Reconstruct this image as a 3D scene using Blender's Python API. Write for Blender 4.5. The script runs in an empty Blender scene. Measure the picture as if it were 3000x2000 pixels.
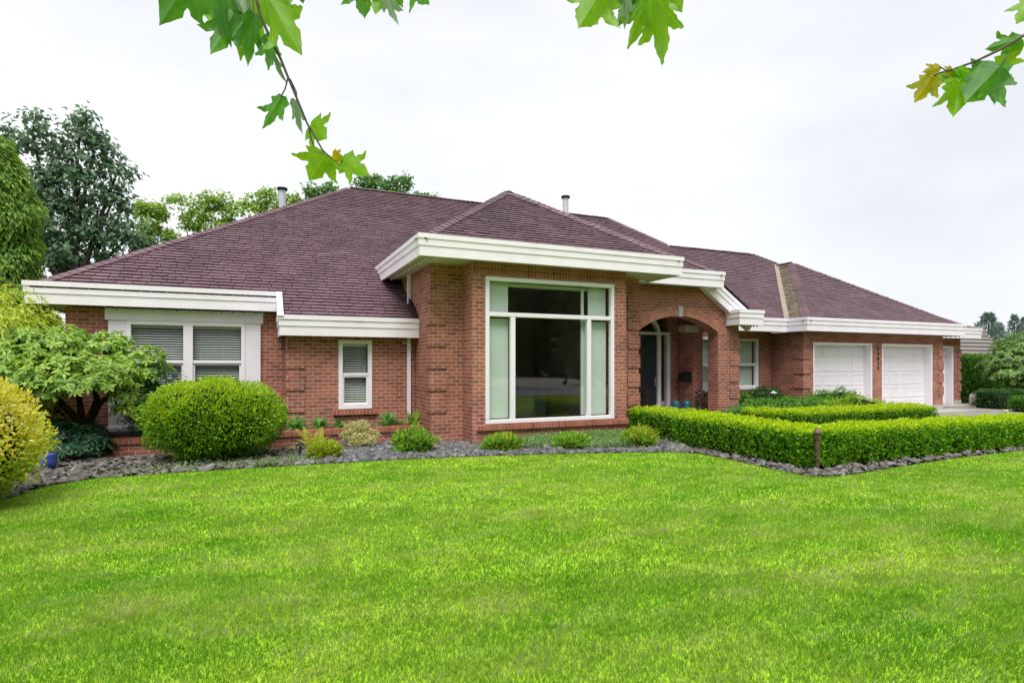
import bpy, bmesh, math, random
import numpy as np
from mathutils import Vector, Matrix
R = math.radians
rng = np.random.default_rng(7); random.seed(7)
S = bpy.context.scene

# ------------------------------------------------------------------ camera, sky, sun, exposure
CAM_H = 1.58; FPX = 1707.0; HOR = 1067.0; YAW = math.atan(753/1707)
cam = bpy.data.cameras.new('camera'); camo = bpy.data.objects.new('camera', cam); S.collection.objects.link(camo)
camo.location = (0, 0, CAM_H); camo.rotation_euler = (R(90), 0, -YAW)
cam.sensor_width = 36; cam.lens = FPX/3000*36; cam.shift_y = (HOR-1000)/3000
cam.clip_start = .05; cam.clip_end = 2000
S.camera = camo
SUN_EL, SUN_AZ = R(60), R(205)           # azimuth clockwise from +Y
w = bpy.data.worlds.new('World'); S.world = w; w.use_nodes = True
nt = w.node_tree; nt.nodes.clear()
def wn(t): return nt.nodes.new(t)
sky = wn('ShaderNodeTexSky'); sky.sky_type = 'NISHITA'; sky.sun_disc = False
sky.sun_elevation = SUN_EL; sky.sun_rotation = SUN_AZ
tc = wn('ShaderNodeTexCoord'); mp = wn('ShaderNodeMapping'); mp.inputs['Scale'].default_value = (1, 1, 2.6)
nz = wn('ShaderNodeTexNoise'); nz.inputs['Scale'].default_value = 1.7; nz.inputs['Detail'].default_value = 5; nz.inputs['Roughness'].default_value = .5
cr = wn('ShaderNodeValToRGB'); cr.color_ramp.elements[0].position = .33; cr.color_ramp.elements[1].position = .68
cr.color_ramp.elements[0].color = (.77, .785, .825, 1); cr.color_ramp.elements[1].color = (.99, .995, 1.0, 1)
mul = wn('ShaderNodeVectorMath'); mul.operation = 'SCALE'; mul.inputs['Scale'].default_value = 4.6
mx = wn('ShaderNodeMixRGB'); mx.inputs['Fac'].default_value = .93
bg = wn('ShaderNodeBackground'); bg.inputs['Strength'].default_value = .1; wo = wn('ShaderNodeOutputWorld')
L = nt.links.new
L(tc.outputs['Generated'], mp.inputs['Vector']); L(mp.outputs[0], nz.inputs['Vector']); L(nz.outputs['Fac'], cr.inputs[0])
L(cr.outputs[0], mul.inputs[0]); L(sky.outputs[0], mx.inputs['Color1']); L(mul.outputs[0], mx.inputs['Color2'])
L(mx.outputs[0], bg.inputs['Color']); L(bg.outputs[0], wo.inputs['Surface'])
sun = bpy.data.lights.new('sun', 'SUN'); sun.energy = 1.5; sun.angle = R(35); sun.color = (1, .97, .92)
suno = bpy.data.objects.new('sun', sun); S.collection.objects.link(suno)
sd = Vector((math.sin(SUN_AZ)*math.cos(SUN_EL), math.cos(SUN_AZ)*math.cos(SUN_EL), math.sin(SUN_EL)))
suno.rotation_euler = sd.to_track_quat('Z', 'Y').to_euler()
S.view_settings.view_transform = 'Standard'; S.view_settings.look = 'None'; S.view_settings.gamma = 1
S.view_settings.exposure = 1.3
S.cycles.max_bounces = 6; S.cycles.transparent_max_bounces = 12; S.cycles.caustics_reflective = False; S.cycles.caustics_refractive = False

# ------------------------------------------------------------------ measuring: photo pixel (3000x2000) -> place
fwd = (math.sin(YAW), math.cos(YAW)); rgt = (math.cos(YAW), -math.sin(YAW))
def ray(x, y):
    a = (x-1500)/FPX
    return Vector((fwd[0]+a*rgt[0], fwd[1]+a*rgt[1], (HOR-y)/FPX))
C0 = Vector((0, 0, CAM_H))
def onY(x, y, Y): d = ray(x, y); return C0+d*(Y/d.y)
def onX(x, y, X): d = ray(x, y); return C0+d*(X/d.x)
def onZ(x, y, Z): d = ray(x, y); return C0+d*((Z-CAM_H)/d.z)
def atD(x, y, D): return C0+ray(x, y)*D
def XY(x, Y): return onY(x, 1000, Y).x

# ------------------------------------------------------------------ materials
def new_mat(name):
    m = bpy.data.materials.new(name); m.use_nodes = True
    n = m.node_tree.nodes; b = n['Principled BSDF']
    return m, n, m.node_tree.links.new, b
def ramp(n, cols, pos=None, interp='LINEAR'):
    r = n.new('ShaderNodeValToRGB'); r.color_ramp.interpolation = interp
    e = r.color_ramp.elements
    while len(e) < len(cols): e.new(.5)
    for i, c in enumerate(cols):
        e[i].position = pos[i] if pos else i/(len(cols)-1); e[i].color = (*c, 1)
    return r
def plain(name, col, rough=.6, spec=.4, metal=0, noise=.0, nscale=8, bump=0, bscale=60):
    m, n, l, b = new_mat(name)
    b.inputs['Base Color'].default_value = (*col, 1); b.inputs['Roughness'].default_value = rough
    b.inputs['Specular IOR Level'].default_value = spec; b.inputs['Metallic'].default_value = metal
    g = n.new('ShaderNodeNewGeometry')
    if noise:
        z = n.new('ShaderNodeTexNoise'); z.inputs['Scale'].default_value = nscale; z.inputs['Detail'].default_value = 6
        l(g.outputs['Position'], z.inputs['Vector'])
        r = ramp(n, [tuple(max(0, c*(1-noise)) for c in col), tuple(min(1, c*(1+noise)) for c in col)], [.3, .7])
        l(z.outputs['Fac'], r.inputs[0]); l(r.outputs[0], b.inputs['Base Color'])
    if bump:
        z = n.new('ShaderNodeTexNoise'); z.inputs['Scale'].default_value = bscale; z.inputs['Detail'].default_value = 4
        l(g.outputs['Position'], z.inputs['Vector'])
        bp = n.new('ShaderNodeBump'); bp.inputs['Strength'].default_value = bump; bp.inputs['Distance'].default_value = .01
        l(z.outputs['Fac'], bp.inputs['Height']); l(bp.outputs[0], b.inputs['Normal'])
    return m
def island(name, cols, rough=.7, spec=.3, noise=.25, nscale=30, bump=.3):
    """colour differs from piece to piece"""
    m, n, l, b = new_mat(name); b.inputs['Roughness'].default_value = rough; b.inputs['Specular IOR Level'].default_value = spec
    g = n.new('ShaderNodeNewGeometry'); r = ramp(n, cols); l(g.outputs['Random Per Island'], r.inputs[0])
    z = n.new('ShaderNodeTexNoise'); z.inputs['Scale'].default_value = nscale; z.inputs['Detail'].default_value = 5
    l(g.outputs['Position'], z.inputs['Vector'])
    mr = n.new('ShaderNodeMapRange'); mr.inputs['From Min'].default_value = .25; mr.inputs['From Max'].default_value = .75
    mr.inputs['To Min'].default_value = 1-noise; mr.inputs['To Max'].default_value = 1+noise
    l(z.outputs['Fac'], mr.inputs[0])
    v = n.new('ShaderNodeVectorMath'); v.operation = 'SCALE'; l(r.outputs[0], v.inputs[0]); l(mr.outputs[0], v.inputs['Scale'])
    l(v.outputs[0], b.inputs['Base Color'])
    if bump:
        bp = n.new('ShaderNodeBump'); bp.inputs['Strength'].default_value = bump; bp.inputs['Distance'].default_value = .01
        l(z.outputs['Fac'], bp.inputs['Height']); l(bp.outputs[0], b.inputs['Normal'])
    return m
def leaf_mat(name, cols, trans=.35, rough=.5, spec=.3, tcol=None, pos=None):
    m, n, l, b = new_mat(name); b.inputs['Roughness'].default_value = rough; b.inputs['Specular IOR Level'].default_value = spec
    cols = [tuple(min(.8, q*1.22) for q in c) for c in cols]
    g = n.new('ShaderNodeNewGeometry'); r = ramp(n, cols, pos); l(g.outputs['Random Per Island'], r.inputs[0])
    l(r.outputs[0], b.inputs['Base Color'])
    t = n.new('ShaderNodeBsdfTranslucent'); hs = n.new('ShaderNodeHueSaturation')
    hs.inputs['Saturation'].default_value = 1.1; hs.inputs['Value'].default_value = 1.5; hs.inputs['Hue'].default_value = .49
    l(r.outputs[0], hs.inputs['Color']); l(hs.outputs[0], t.inputs['Color'])
    mxs = n.new('ShaderNodeMixShader'); mxs.inputs[0].default_value = trans
    l(b.outputs[0], mxs.inputs[1]); l(t.outputs[0], mxs.inputs[2]); l(mxs.outputs[0], n['Material Output'].inputs['Surface'])
    return m
def brick_mat(name, c1, c2, mortar):
    m, n, l, b = new_mat(name); b.inputs['Roughness'].default_value = .85; b.inputs['Specular IOR Level'].default_value = .2
    uv = n.new('ShaderNodeUVMap'); br = n.new('ShaderNodeTexBrick'); br.offset = .5; br.offset_frequency = 2; br.squash = 1
    for k, v in (('Scale', 1), ('Brick Width', .2), ('Row Height', .075), ('Mortar Size', .0052), ('Mortar Smooth', .1), ('Bias', -.2)): br.inputs[k].default_value = v
    br.inputs['Color1'].default_value = (*c1, 1); br.inputs['Color2'].default_value = (*c2, 1); br.inputs['Mortar'].default_value = (*mortar, 1)
    # slightly uneven courses
    zz = n.new('ShaderNodeTexNoise'); zz.inputs['Scale'].default_value = 7; zz.inputs['Detail'].default_value = 2
    l(uv.outputs[0], zz.inputs['Vector'])
    sb = n.new('ShaderNodeVectorMath'); sb.operation = 'SUBTRACT'; sb.inputs[1].default_value = (.5, .5, .5); l(zz.outputs['Color'], sb.inputs[0])
    sc = n.new('ShaderNodeVectorMath'); sc.operation = 'SCALE'; sc.inputs['Scale'].default_value = .008; l(sb.outputs[0], sc.inputs[0])
    ad = n.new('ShaderNodeVectorMath'); l(uv.outputs[0], ad.inputs[0]); l(sc.outputs[0], ad.inputs[1]); l(ad.outputs[0], br.inputs['Vector'])
    z = n.new('ShaderNodeTexNoise'); z.inputs['Scale'].default_value = 26; z.inputs['Detail'].default_value = 6; l(uv.outputs[0], z.inputs['Vector'])
    z2 = n.new('ShaderNodeTexNoise'); z2.inputs['Scale'].default_value = 1.3; z2.inputs['Detail'].default_value = 4; l(uv.outputs[0], z2.inputs['Vector'])
    mr = n.new('ShaderNodeMapRange'); mr.inputs['From Min'].default_value = .25; mr.inputs['From Max'].default_value = .75; mr.inputs['To Min'].default_value = .74; mr.inputs['To Max'].default_value = 1.22
    l(z.outputs['Fac'], mr.inputs[0])
    mr2 = n.new('ShaderNodeMapRange'); mr2.inputs['From Min'].default_value = .3; mr2.inputs['From Max'].default_value = .7; mr2.inputs['To Min'].default_value = .82; mr2.inputs['To Max'].default_value = 1.12
    l(z2.outputs['Fac'], mr2.inputs[0])
    mm = n.new('ShaderNodeMath'); mm.operation = 'MULTIPLY'; l(mr.outputs[0], mm.inputs[0]); l(mr2.outputs[0], mm.inputs[1])
    v = n.new('ShaderNodeVectorMath'); v.operation = 'SCALE'; l(br.outputs['Color'], v.inputs[0]); l(mm.outputs[0], v.inputs['Scale']); l(v.outputs[0], b.inputs['Base Color'])
    iv = n.new('ShaderNodeMath'); iv.operation = 'SUBTRACT'; iv.inputs[0].default_value = 1; l(br.outputs['Fac'], iv.inputs[1])
    a2 = n.new('ShaderNodeMath'); a2.operation = 'MULTIPLY_ADD'; a2.inputs[1].default_value = .25; l(z.outputs['Fac'], a2.inputs[0]); l(iv.outputs[0], a2.inputs[2])
    bp = n.new('ShaderNodeBump'); bp.inputs['Strength'].default_value = .7; bp.inputs['Distance'].default_value = .008; l(a2.outputs[0], bp.inputs['Height']); l(bp.outputs[0], b.inputs['Normal'])
    return m
def glass_mat(name, refl=.115, tint=(.93, .97, .95)):
    m, n, l, b = new_mat(name)
    # two-sided pane: the same reflectance from inside and outside
    ge = n.new('ShaderNodeNewGeometry'); dt = n.new('ShaderNodeVectorMath'); dt.operation = 'DOT_PRODUCT'; l(ge.outputs['Incoming'], dt.inputs[0]); l(ge.outputs['Normal'], dt.inputs[1])
    def mth(op, a, b2=None):
        q = n.new('ShaderNodeMath'); q.operation = op
        for i, v in enumerate((a, b2)):
            if v is None: continue
            if isinstance(v, (int, float)): q.inputs[i].default_value = v
            else: l(v.outputs[0] if not hasattr(v, 'is_output') else v, q.inputs[i])
        return q
    ab = mth('ABSOLUTE', dt.outputs['Value']); om = mth('SUBTRACT', 1.0, ab); p5 = mth('POWER', om, 5.0); sc = mth('MULTIPLY', p5, 1-refl); f = mth('ADD', sc, refl)
    t = n.new('ShaderNodeBsdfTransparent'); t.inputs['Color'].default_value = (*tint, 1)
    g = n.new('ShaderNodeBsdfGlossy'); g.inputs['Roughness'].default_value = .012
    ms = n.new('ShaderNodeMixShader'); l(f.outputs[0], ms.inputs[0]); l(t.outputs[0], ms.inputs[1]); l(g.outputs[0], ms.inputs[2])
    l(ms.outputs[0], n['Material Output'].inputs['Surface']); n.remove(b)
    return m
M = {}
M['brick'] = brick_mat('red brick', (.425, .148, .09), (.225, .074, .052), (.52, .475, .45))
M['brick_piece'] = island('single bricks', [(.22, .07, .05), (.37, .125, .075), (.29, .095, .06), (.40, .145, .088)], .85, .2, .25, 30, .4)
M['arch_brick'] = island('paler arch bricks', [(.42, .17, .11), (.36, .13, .08), (.46, .20, .14)], .85, .2, .2, 30, .4)
M['mortar'] = plain('mortar', (.62, .57, .54), .9, .2, 0, .12, 20)
M['white'] = plain('white paint', (.84, .79, .86), .5, .35, 0, .05, 2.2, .12, 25)
M['white_trim'] = plain('white window vinyl', (.85, .82, .86), .38, .45, 0, .015, 5)
M['door_white'] = plain('white garage door enamel', (.83, .80, .84), .4, .4, 0, .03, 4)
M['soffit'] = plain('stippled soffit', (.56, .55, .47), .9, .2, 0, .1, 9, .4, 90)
M['roof'] = island('plum brown roof shingles', [(.130, .072, .088), (.154, .090, .107), (.138, .077, .093), (.174, .105, .123)], .5, .45, .24, 1.1, .2)
M['roof_worn'] = island('weathered tan shingles', [(.17, .14, .095), (.24, .20, .14), (.13, .105, .075)], .75, .3, .3, 12, .4)
M['roof_butt_shadow'] = plain('shadow-dark shingle butt edges', (.020, .011, .014), .8, .2)  # shadow line of each shingle course, painted as near-black edges
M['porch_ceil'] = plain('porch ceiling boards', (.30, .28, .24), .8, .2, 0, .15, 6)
M['roof_base'] = plain('roof felt', (.022, .013, .016), .8, .2)
M['valley'] = plain('valley metal', (.33, .27, .22), .5, .4, .3, .15, 4)
M['glass'] = glass_mat('window glass')
M['curtain'] = plain('pale green roller cloth', (.66, .73, .67), .9, .1, 0, .03, 3)
M['blind'] = plain('venetian slats', (.80, .80, .78), .6, .3)
M['room'] = plain('dim interior', (.33, .28, .27), .9, .1, 0, .25, 1.5)
M['room_pale'] = plain('interior furniture', (.10, .10, .105), .9, .1)
M['door_dark'] = plain('slate door paint', (.028, .032, .042), .4, .4, 0, .1, 5)
M['black'] = plain('black metal', (.012, .012, .013), .5, .4)
M['steel'] = plain('painted flue metal', (.55, .56, .58), .4, .5, .3, .08, 6)
M['concrete'] = plain('concrete', (.42, .40, .36), .9, .2, 0, .16, 5, .3, 60)
M['soil'] = plain('dark soil', (.035, .025, .018), .95, .1, 0, .5, 7, .8, 40)
M['bark'] = plain('dark bark', (.035, .026, .02), .9, .2, 0, .4, 12, .8, 45)
M['bark_grey'] = plain('grey bark', (.10, .085, .07), .9, .2, 0, .35, 9, .7, 40)
M['slate'] = island('slate chips', [(.055, .058, .066), (.15, .155, .168), (.09, .092, .10), (.24, .235, .235), (.11, .092, .085)], .6, .4, .3, 40, .5)
M['rock'] = island('bed rocks', [(.07, .063, .055), (.17, .16, .15), (.11, .095, .08), (.25, .245, .235), (.12, .09, .075)], .75, .3, .35, 28, .6)
M['bulb_blue'] = plain('blue bulbs', (.012, .02, .12), .25, .6)
M['bulb_white'] = plain('white bulbs', (.75, .74, .68), .3, .5)
M['wire'] = plain('green wire', (.02, .035, .025), .5, .4)
M['bronze'] = plain('brown bollard metal', (.13, .075, .07), .5, .4, .2, .15, 15)
M['jug'] = plain('blue water jug', (.05, .16, .22), .15, .6)
M['red_cap'] = plain('red cap', (.55, .03, .03), .4, .4)
M['pot_blue'] = plain('cobalt glaze', (.05, .08, .34), .15, .6, 0, .3, 20)
M['pot_dark'] = plain('dark pot', (.05, .035, .03), .6, .3)
M['tile_grey'] = island('grey roof tiles', [(.17, .15, .14), (.21, .19, .18), (.19, .17, .155)], .8, .2, .12, 6, .2)
M['stucco'] = plain('pale stucco', (.5, .47, .42), .9, .2)
M['number'] = plain('black numerals', (.015, .013, .013), .5, .3)
M['keystone'] = plain('grey keystone', (.42, .42, .42), .85, .2, 0, .25, 40, .5, 80)
G_ = dict(
 hedge=leaf_mat('hedge leaves', [(.022, .10, .008), (.065, .22, .008), (.12, .32, .010), (.27, .43, .02)], .32),
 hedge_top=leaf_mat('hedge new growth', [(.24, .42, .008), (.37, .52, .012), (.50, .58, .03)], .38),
 globe=leaf_mat('globe leaves', [(.03, .12, .010), (.085, .23, .012), (.16, .33, .016), (.25, .40, .025)], .3),
 rhodo=leaf_mat('rhododendron leaves', [(.08, .19, .035), (.17, .31, .045), (.27, .41, .06), (.37, .47, .09)], .32, .4, .4),
 rhodo_dark=leaf_mat('dark leathery leaves', [(.014, .055, .028), (.025, .085, .04), (.045, .13, .055)], .2, .35, .45),
 golden=leaf_mat('golden leaves', [(.38, .47, .03), (.52, .56, .05), (.62, .60, .12), (.62, .46, .08), (.64, .66, .30)], .4),
 golden_low=leaf_mat('yellow green leaves', [(.13, .25, .018), (.26, .34, .024), (.40, .40, .03)], .35),
 goldcon=leaf_mat('golden conifer sprays', [(.22, .34, .03), (.42, .50, .06), (.58, .60, .12)], .3),
 maplefar=leaf_mat('dark tree leaves', [(.05, .105, .06), (.085, .165, .092), (.14, .22, .13), (.19, .24, .13)], .35),
 thuja=leaf_mat('cedar sprays', [(.06, .15, .025), (.12, .25, .035), (.21, .35, .05), (.22, .28, .06)], .35),
 birch=leaf_mat('light tree leaves', [(.11, .23, .045), (.20, .33, .06), (.30, .38, .07), (.16, .28, .07)], .4),
 fartree=leaf_mat('far green leaves', [(.06, .15, .045), (.10, .22, .06), (.15, .26, .07)], .35),
 conifer=leaf_mat('far conifer needles', [(.10, .15, .14), (.15, .20, .18), (.19, .235, .20)], .2),  # blue-grey distance haze put into the needle colour
 fern=leaf_mat('yellow fern', [(.25, .36, .03), (.42, .47, .05), (.52, .50, .09)], .35),
 fern_green=leaf_mat('green fern', [(.14, .32, .02), (.26, .42, .03)], .35),
 goldmound=leaf_mat('gold mound leaves', [(.16, .29, .02), (.32, .40, .035), (.46, .46, .06)], .35),
 varieg=leaf_mat('cream edged leaves', [(.30, .34, .12), (.48, .47, .22), (.58, .55, .30)], .3),
 pieris=leaf_mat('shrub leaves', [(.07, .23, .025), (.15, .34, .035), (.25, .42, .045), (.40, .46, .08)], .32),
 hosta=leaf_mat('blue green leaves', [(.07, .22, .055), (.13, .31, .075), (.20, .38, .10)], .35),
 cover=leaf_mat('grey green cover', [(.10, .20, .06), (.17, .29, .09), (.27, .37, .15)], .35),
 juniper=leaf_mat('low spreading shrub', [(.045, .16, .025), (.09, .26, .03), (.18, .35, .03)], .3),
 juniper_lime=leaf_mat('lime low shrub', [(.14, .32, .02), (.26, .42, .02), (.36, .47, .03)], .3),
 lowhedge=leaf_mat('dark box leaves', [(.02, .06, .022), (.04, .11, .03), (.07, .16, .035)], .25),
 righthedge=leaf_mat('clipped cedar', [(.03, .10, .014), (.055, .16, .016), (.11, .25, .018)], .25),
 rhodo_right=leaf_mat('right rhododendron', [(.045, .12, .03), (.09, .20, .045), (.17, .28, .06), (.24, .33, .09)], .25, .4, .4),
 purple=leaf_mat('bronze leaves', [(.05, .035, .025), (.09, .06, .04), (.06, .075, .04)], .3),
 treeline=leaf_mat('tree mass', [(.02, .04, .016), (.035, .065, .022)], .2),
)
def maple_leaf_mat(name, a, b_):
    m, n, l, b = new_mat(name); b.inputs['Roughness'].default_value = .42; b.inputs['Specular IOR Level'].default_value = .35
    g = n.new('ShaderNodeNewGeometry'); uv = n.new('ShaderNodeUVMap'); sx = n.new('ShaderNodeSeparateXYZ'); l(uv.outputs[0], sx.inputs[0])
    z = n.new('ShaderNodeTexNoise'); z.inputs['Scale'].default_value = 3.5; z.inputs['Detail'].default_value = 5
    ad = n.new('ShaderNodeVectorMath'); l(uv.outputs[0], ad.inputs[0]); l(g.outputs['Random Per Island'], ad.inputs[1]); l(ad.outputs[0], z.inputs['Vector'])
    r = ramp(n, [a, b_], [.35, .68]); l(z.outputs['Fac'], r.inputs[0])
    def vein(ax, ay):     # distance to the rib line through the leaf base
        k = math.hypot(ax, ay); ab = n.new('ShaderNodeMath'); ab.operation = 'ABSOLUTE'; l(sx.outputs[0], ab.inputs[0])
        m1 = n.new('ShaderNodeMath'); m1.operation = 'MULTIPLY'; m1.inputs[1].default_value = ay/k; l(ab.outputs[0], m1.inputs[0])
        m2 = n.new('ShaderNodeMath'); m2.operation = 'MULTIPLY_ADD'; m2.inputs[1].default_value = -ax/k; l(sx.outputs[1], m2.inputs[0]); l(m1.outputs[0], m2.inputs[2])
        m3 = n.new('ShaderNodeMath'); m3.operation = 'ABSOLUTE'; l(m2.outputs[0], m3.inputs[0]); return m3
    d = None
    for v in ((0, 1), (.62, .60), (.5, .12)):
        q = vein(*v)
        if d is None: d = q
        else:
            mn = n.new('ShaderNodeMath'); mn.operation = 'MINIMUM'; l(d.outputs[0], mn.inputs[0]); l(q.outputs[0], mn.inputs[1]); d = mn
    mr = n.new('ShaderNodeMapRange'); mr.inputs['From Min'].default_value = .003; mr.inputs['From Max'].default_value = .014; mr.inputs['To Min'].default_value = .34; mr.inputs['To Max'].default_value = 0
    l(d.outputs[0], mr.inputs[0])
    mxc = n.new('ShaderNodeMixRGB'); l(mr.outputs[0], mxc.inputs['Fac']); l(r.outputs[0], mxc.inputs['Color1']); mxc.inputs['Color2'].default_value = (a[0]*2.2+.05, min(1, a[1]*1.6+.05), a[2]*2+.03, 1)
    l(mxc.outputs[0], b.inputs['Base Color'])
    t = n.new('ShaderNodeBsdfTranslucent'); hs = n.new('ShaderNodeHueSaturation'); hs.inputs['Value'].default_value = 1.9; hs.inputs['Saturation'].default_value = 1.12; hs.inputs['Hue'].default_value = .488
    l(mxc.outputs[0], hs.inputs['Color']); l(hs.outputs[0], t.inputs['Color'])
    ms = n.new('ShaderNodeMixShader'); ms.inputs[0].default_value = .5
    l(b.outputs[0], ms.inputs[1]); l(t.outputs[0], ms.inputs[2]); l(ms.outputs[0], n['Material Output'].inputs['Surface'])
    return m
G_['maple'] = maple_leaf_mat('maple leaf green', (.06, .20, .03), (.11, .29, .035))
G_['maple_bright'] = maple_leaf_mat('maple leaf lime', (.13, .31, .015), (.21, .38, .018))
G_['maple_yellow'] = maple_leaf_mat('maple leaf turning', (.40, .33, .015), (.24, .27, .015))
G_['maple_pale'] = maple_leaf_mat('maple leaf underside', (.15, .24, .13), (.22, .31, .19))

def grass_mat():
    m, n, l, b = new_mat('lawn grass'); b.inputs['Roughness'].default_value = .6; b.inputs['Specular IOR Level'].default_value = .25
    g = n.new('ShaderNodeNewGeometry')
    def nse(scale, det, stretch=(1, 1, 1)):
        mp_ = n.new('ShaderNodeMapping'); mp_.inputs['Scale'].default_value = stretch; l(g.outputs['Position'], mp_.inputs['Vector'])
        z = n.new('ShaderNodeTexNoise'); z.inputs['Scale'].default_value = scale; z.inputs['Detail'].default_value = det; l(mp_.outputs[0], z.inputs['Vector']); return z
    z1 = nse(.7, 5, (1, 2.2, 0)); z2 = nse(1.7, 6, (1, 2.4, 0)); z3 = nse(.45, 3, (1, 1, 0))
    r1 = ramp(n, [(.11, .40, .010), (.28, .51, .030), (.50, .57, .12)], [.32, .5, .68]); l(z1.outputs['Fac'], r1.inputs[0])
    r2 = ramp(n, [(.12, .41, .012), (.28, .52, .04), (.50, .59, .18)], [.3, .5, .7]); l(z2.outputs['Fac'], r2.inputs[0])
    mx1 = n.new('ShaderNodeMixRGB'); mx1.inputs['Fac'].default_value = .52; l(r1.outputs[0], mx1.inputs['Color1']); l(r2.outputs[0], mx1.inputs['Color2'])
    r3 = ramp(n, [(.76, .83, .7), (1.10, .96, 1.2)], [.35, .65]); l(z3.outputs['Fac'], r3.inputs[0])
    mm = n.new('ShaderNodeMixRGB'); mm.blend_type = 'MULTIPLY'; mm.inputs['Fac'].default_value = 1; l(mx1.outputs[0], mm.inputs['Color1']); l(r3.outputs[0], mm.inputs['Color2'])
    ri = ramp(n, [(.58, .70, .6), (.95, .97, .95), (1.24, 1.14, 1.3), (1.75, 1.22, 5.5)], [0, .5, .88, .97]); l(g.outputs['Random Per Island'], ri.inputs[0])
    m2 = n.new('ShaderNodeMixRGB'); m2.blend_type = 'MULTIPLY'; m2.inputs['Fac'].default_value = 1; l(mm.outputs[0], m2.inputs['Color1']); l(ri.outputs[0], m2.inputs['Color2'])
    l(m2.outputs[0], b.inputs['Base Color'])
    t = n.new('ShaderNodeBsdfTranslucent'); l(m2.outputs[0], t.inputs['Color'])
    ms = n.new('ShaderNodeMixShader'); ms.inputs[0].default_value = .55
    l(b.outputs[0], ms.inputs[1]); l(t.outputs[0], ms.inputs[2]); l(ms.outputs[0], n['Material Output'].inputs['Surface'])
    return m
M['grass'] = grass_mat()
M['lawn'] = plain('lawn thatch', (.32, .50, .03), .9, .1, 0, .35, 3, .6, 120)
M['far_ground'] = plain('distant ground', (.07, .12, .03), .95, .1, 0, .4, .2)
def aggregate():
    m, n, l, b = new_mat('exposed aggregate'); b.inputs['Roughness'].default_value = .8
    g = n.new('ShaderNodeNewGeometry'); v = n.new('ShaderNodeTexVoronoi'); v.inputs['Scale'].default_value = 55; l(g.outputs['Position'], v.inputs['Vector'])
    r = ramp(n, [(.16, .145, .125), (.26, .24, .21), (.36, .34, .31)]); l(v.outputs['Color'], r.inputs[0])
    z = n.new('ShaderNodeTexNoise'); z.inputs['Scale'].default_value = .8; z.inputs['Detail'].default_value = 6; l(g.outputs['Position'], z.inputs['Vector'])
    r2 = ramp(n, [(.75, .75, .75), (1.15, 1.15, 1.15)], [.35, .65]); l(z.outputs['Fac'], r2.inputs[0])
    mm = n.new('ShaderNodeMixRGB'); mm.blend_type = 'MULTIPLY'; mm.inputs['Fac'].default_value = 1; l(r.outputs[0], mm.inputs['Color1']); l(r2.outputs[0], mm.inputs['Color2']); l(mm.outputs[0], b.inputs['Base Color'])
    return m
M['aggregate'] = aggregate()
M['asphalt'] = plain('asphalt', (.30, .30, .31), .8, .3, 0, .15, 2)

# ------------------------------------------------------------------ object helpers
WPOS = {}
def tag(o, label=None, cat=None, group=None, kind=None):
    if label: o['label'] = label
    if cat: o['category'] = cat
    if group: o['group'] = group
    if kind: o['kind'] = kind
    return o
def thing(name, loc, label, cat, group=None):
    o = bpy.data.objects.new(name, None); S.collection.objects.link(o); o.location = loc; o.empty_display_size = .2
    WPOS[o.name] = Vector(loc); return tag(o, label, cat, group)
def link(name, me, mats, parent=None, smooth=False, bevel=0, local=False):
    """verts are given in world metres; a parented mesh keeps its place"""
    for m in (mats if isinstance(mats, (list, tuple)) else [mats]): me.materials.append(m)
    o = bpy.data.objects.new(name, me); S.collection.objects.link(o)
    if smooth: me.polygons.foreach_set('use_smooth', [True]*len(me.polygons))
    if parent is not None:
        o.parent = parent
        if not local: o.matrix_parent_inverse = Matrix.Translation(-WPOS.get(parent.name, Vector((0, 0, 0))))
    if bevel:
        b = o.modifiers.new('bevel', 'BEVEL'); b.width = bevel; b.segments = 2; b.limit_method = 'ANGLE'; b.angle_limit = R(40)
    return o
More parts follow.
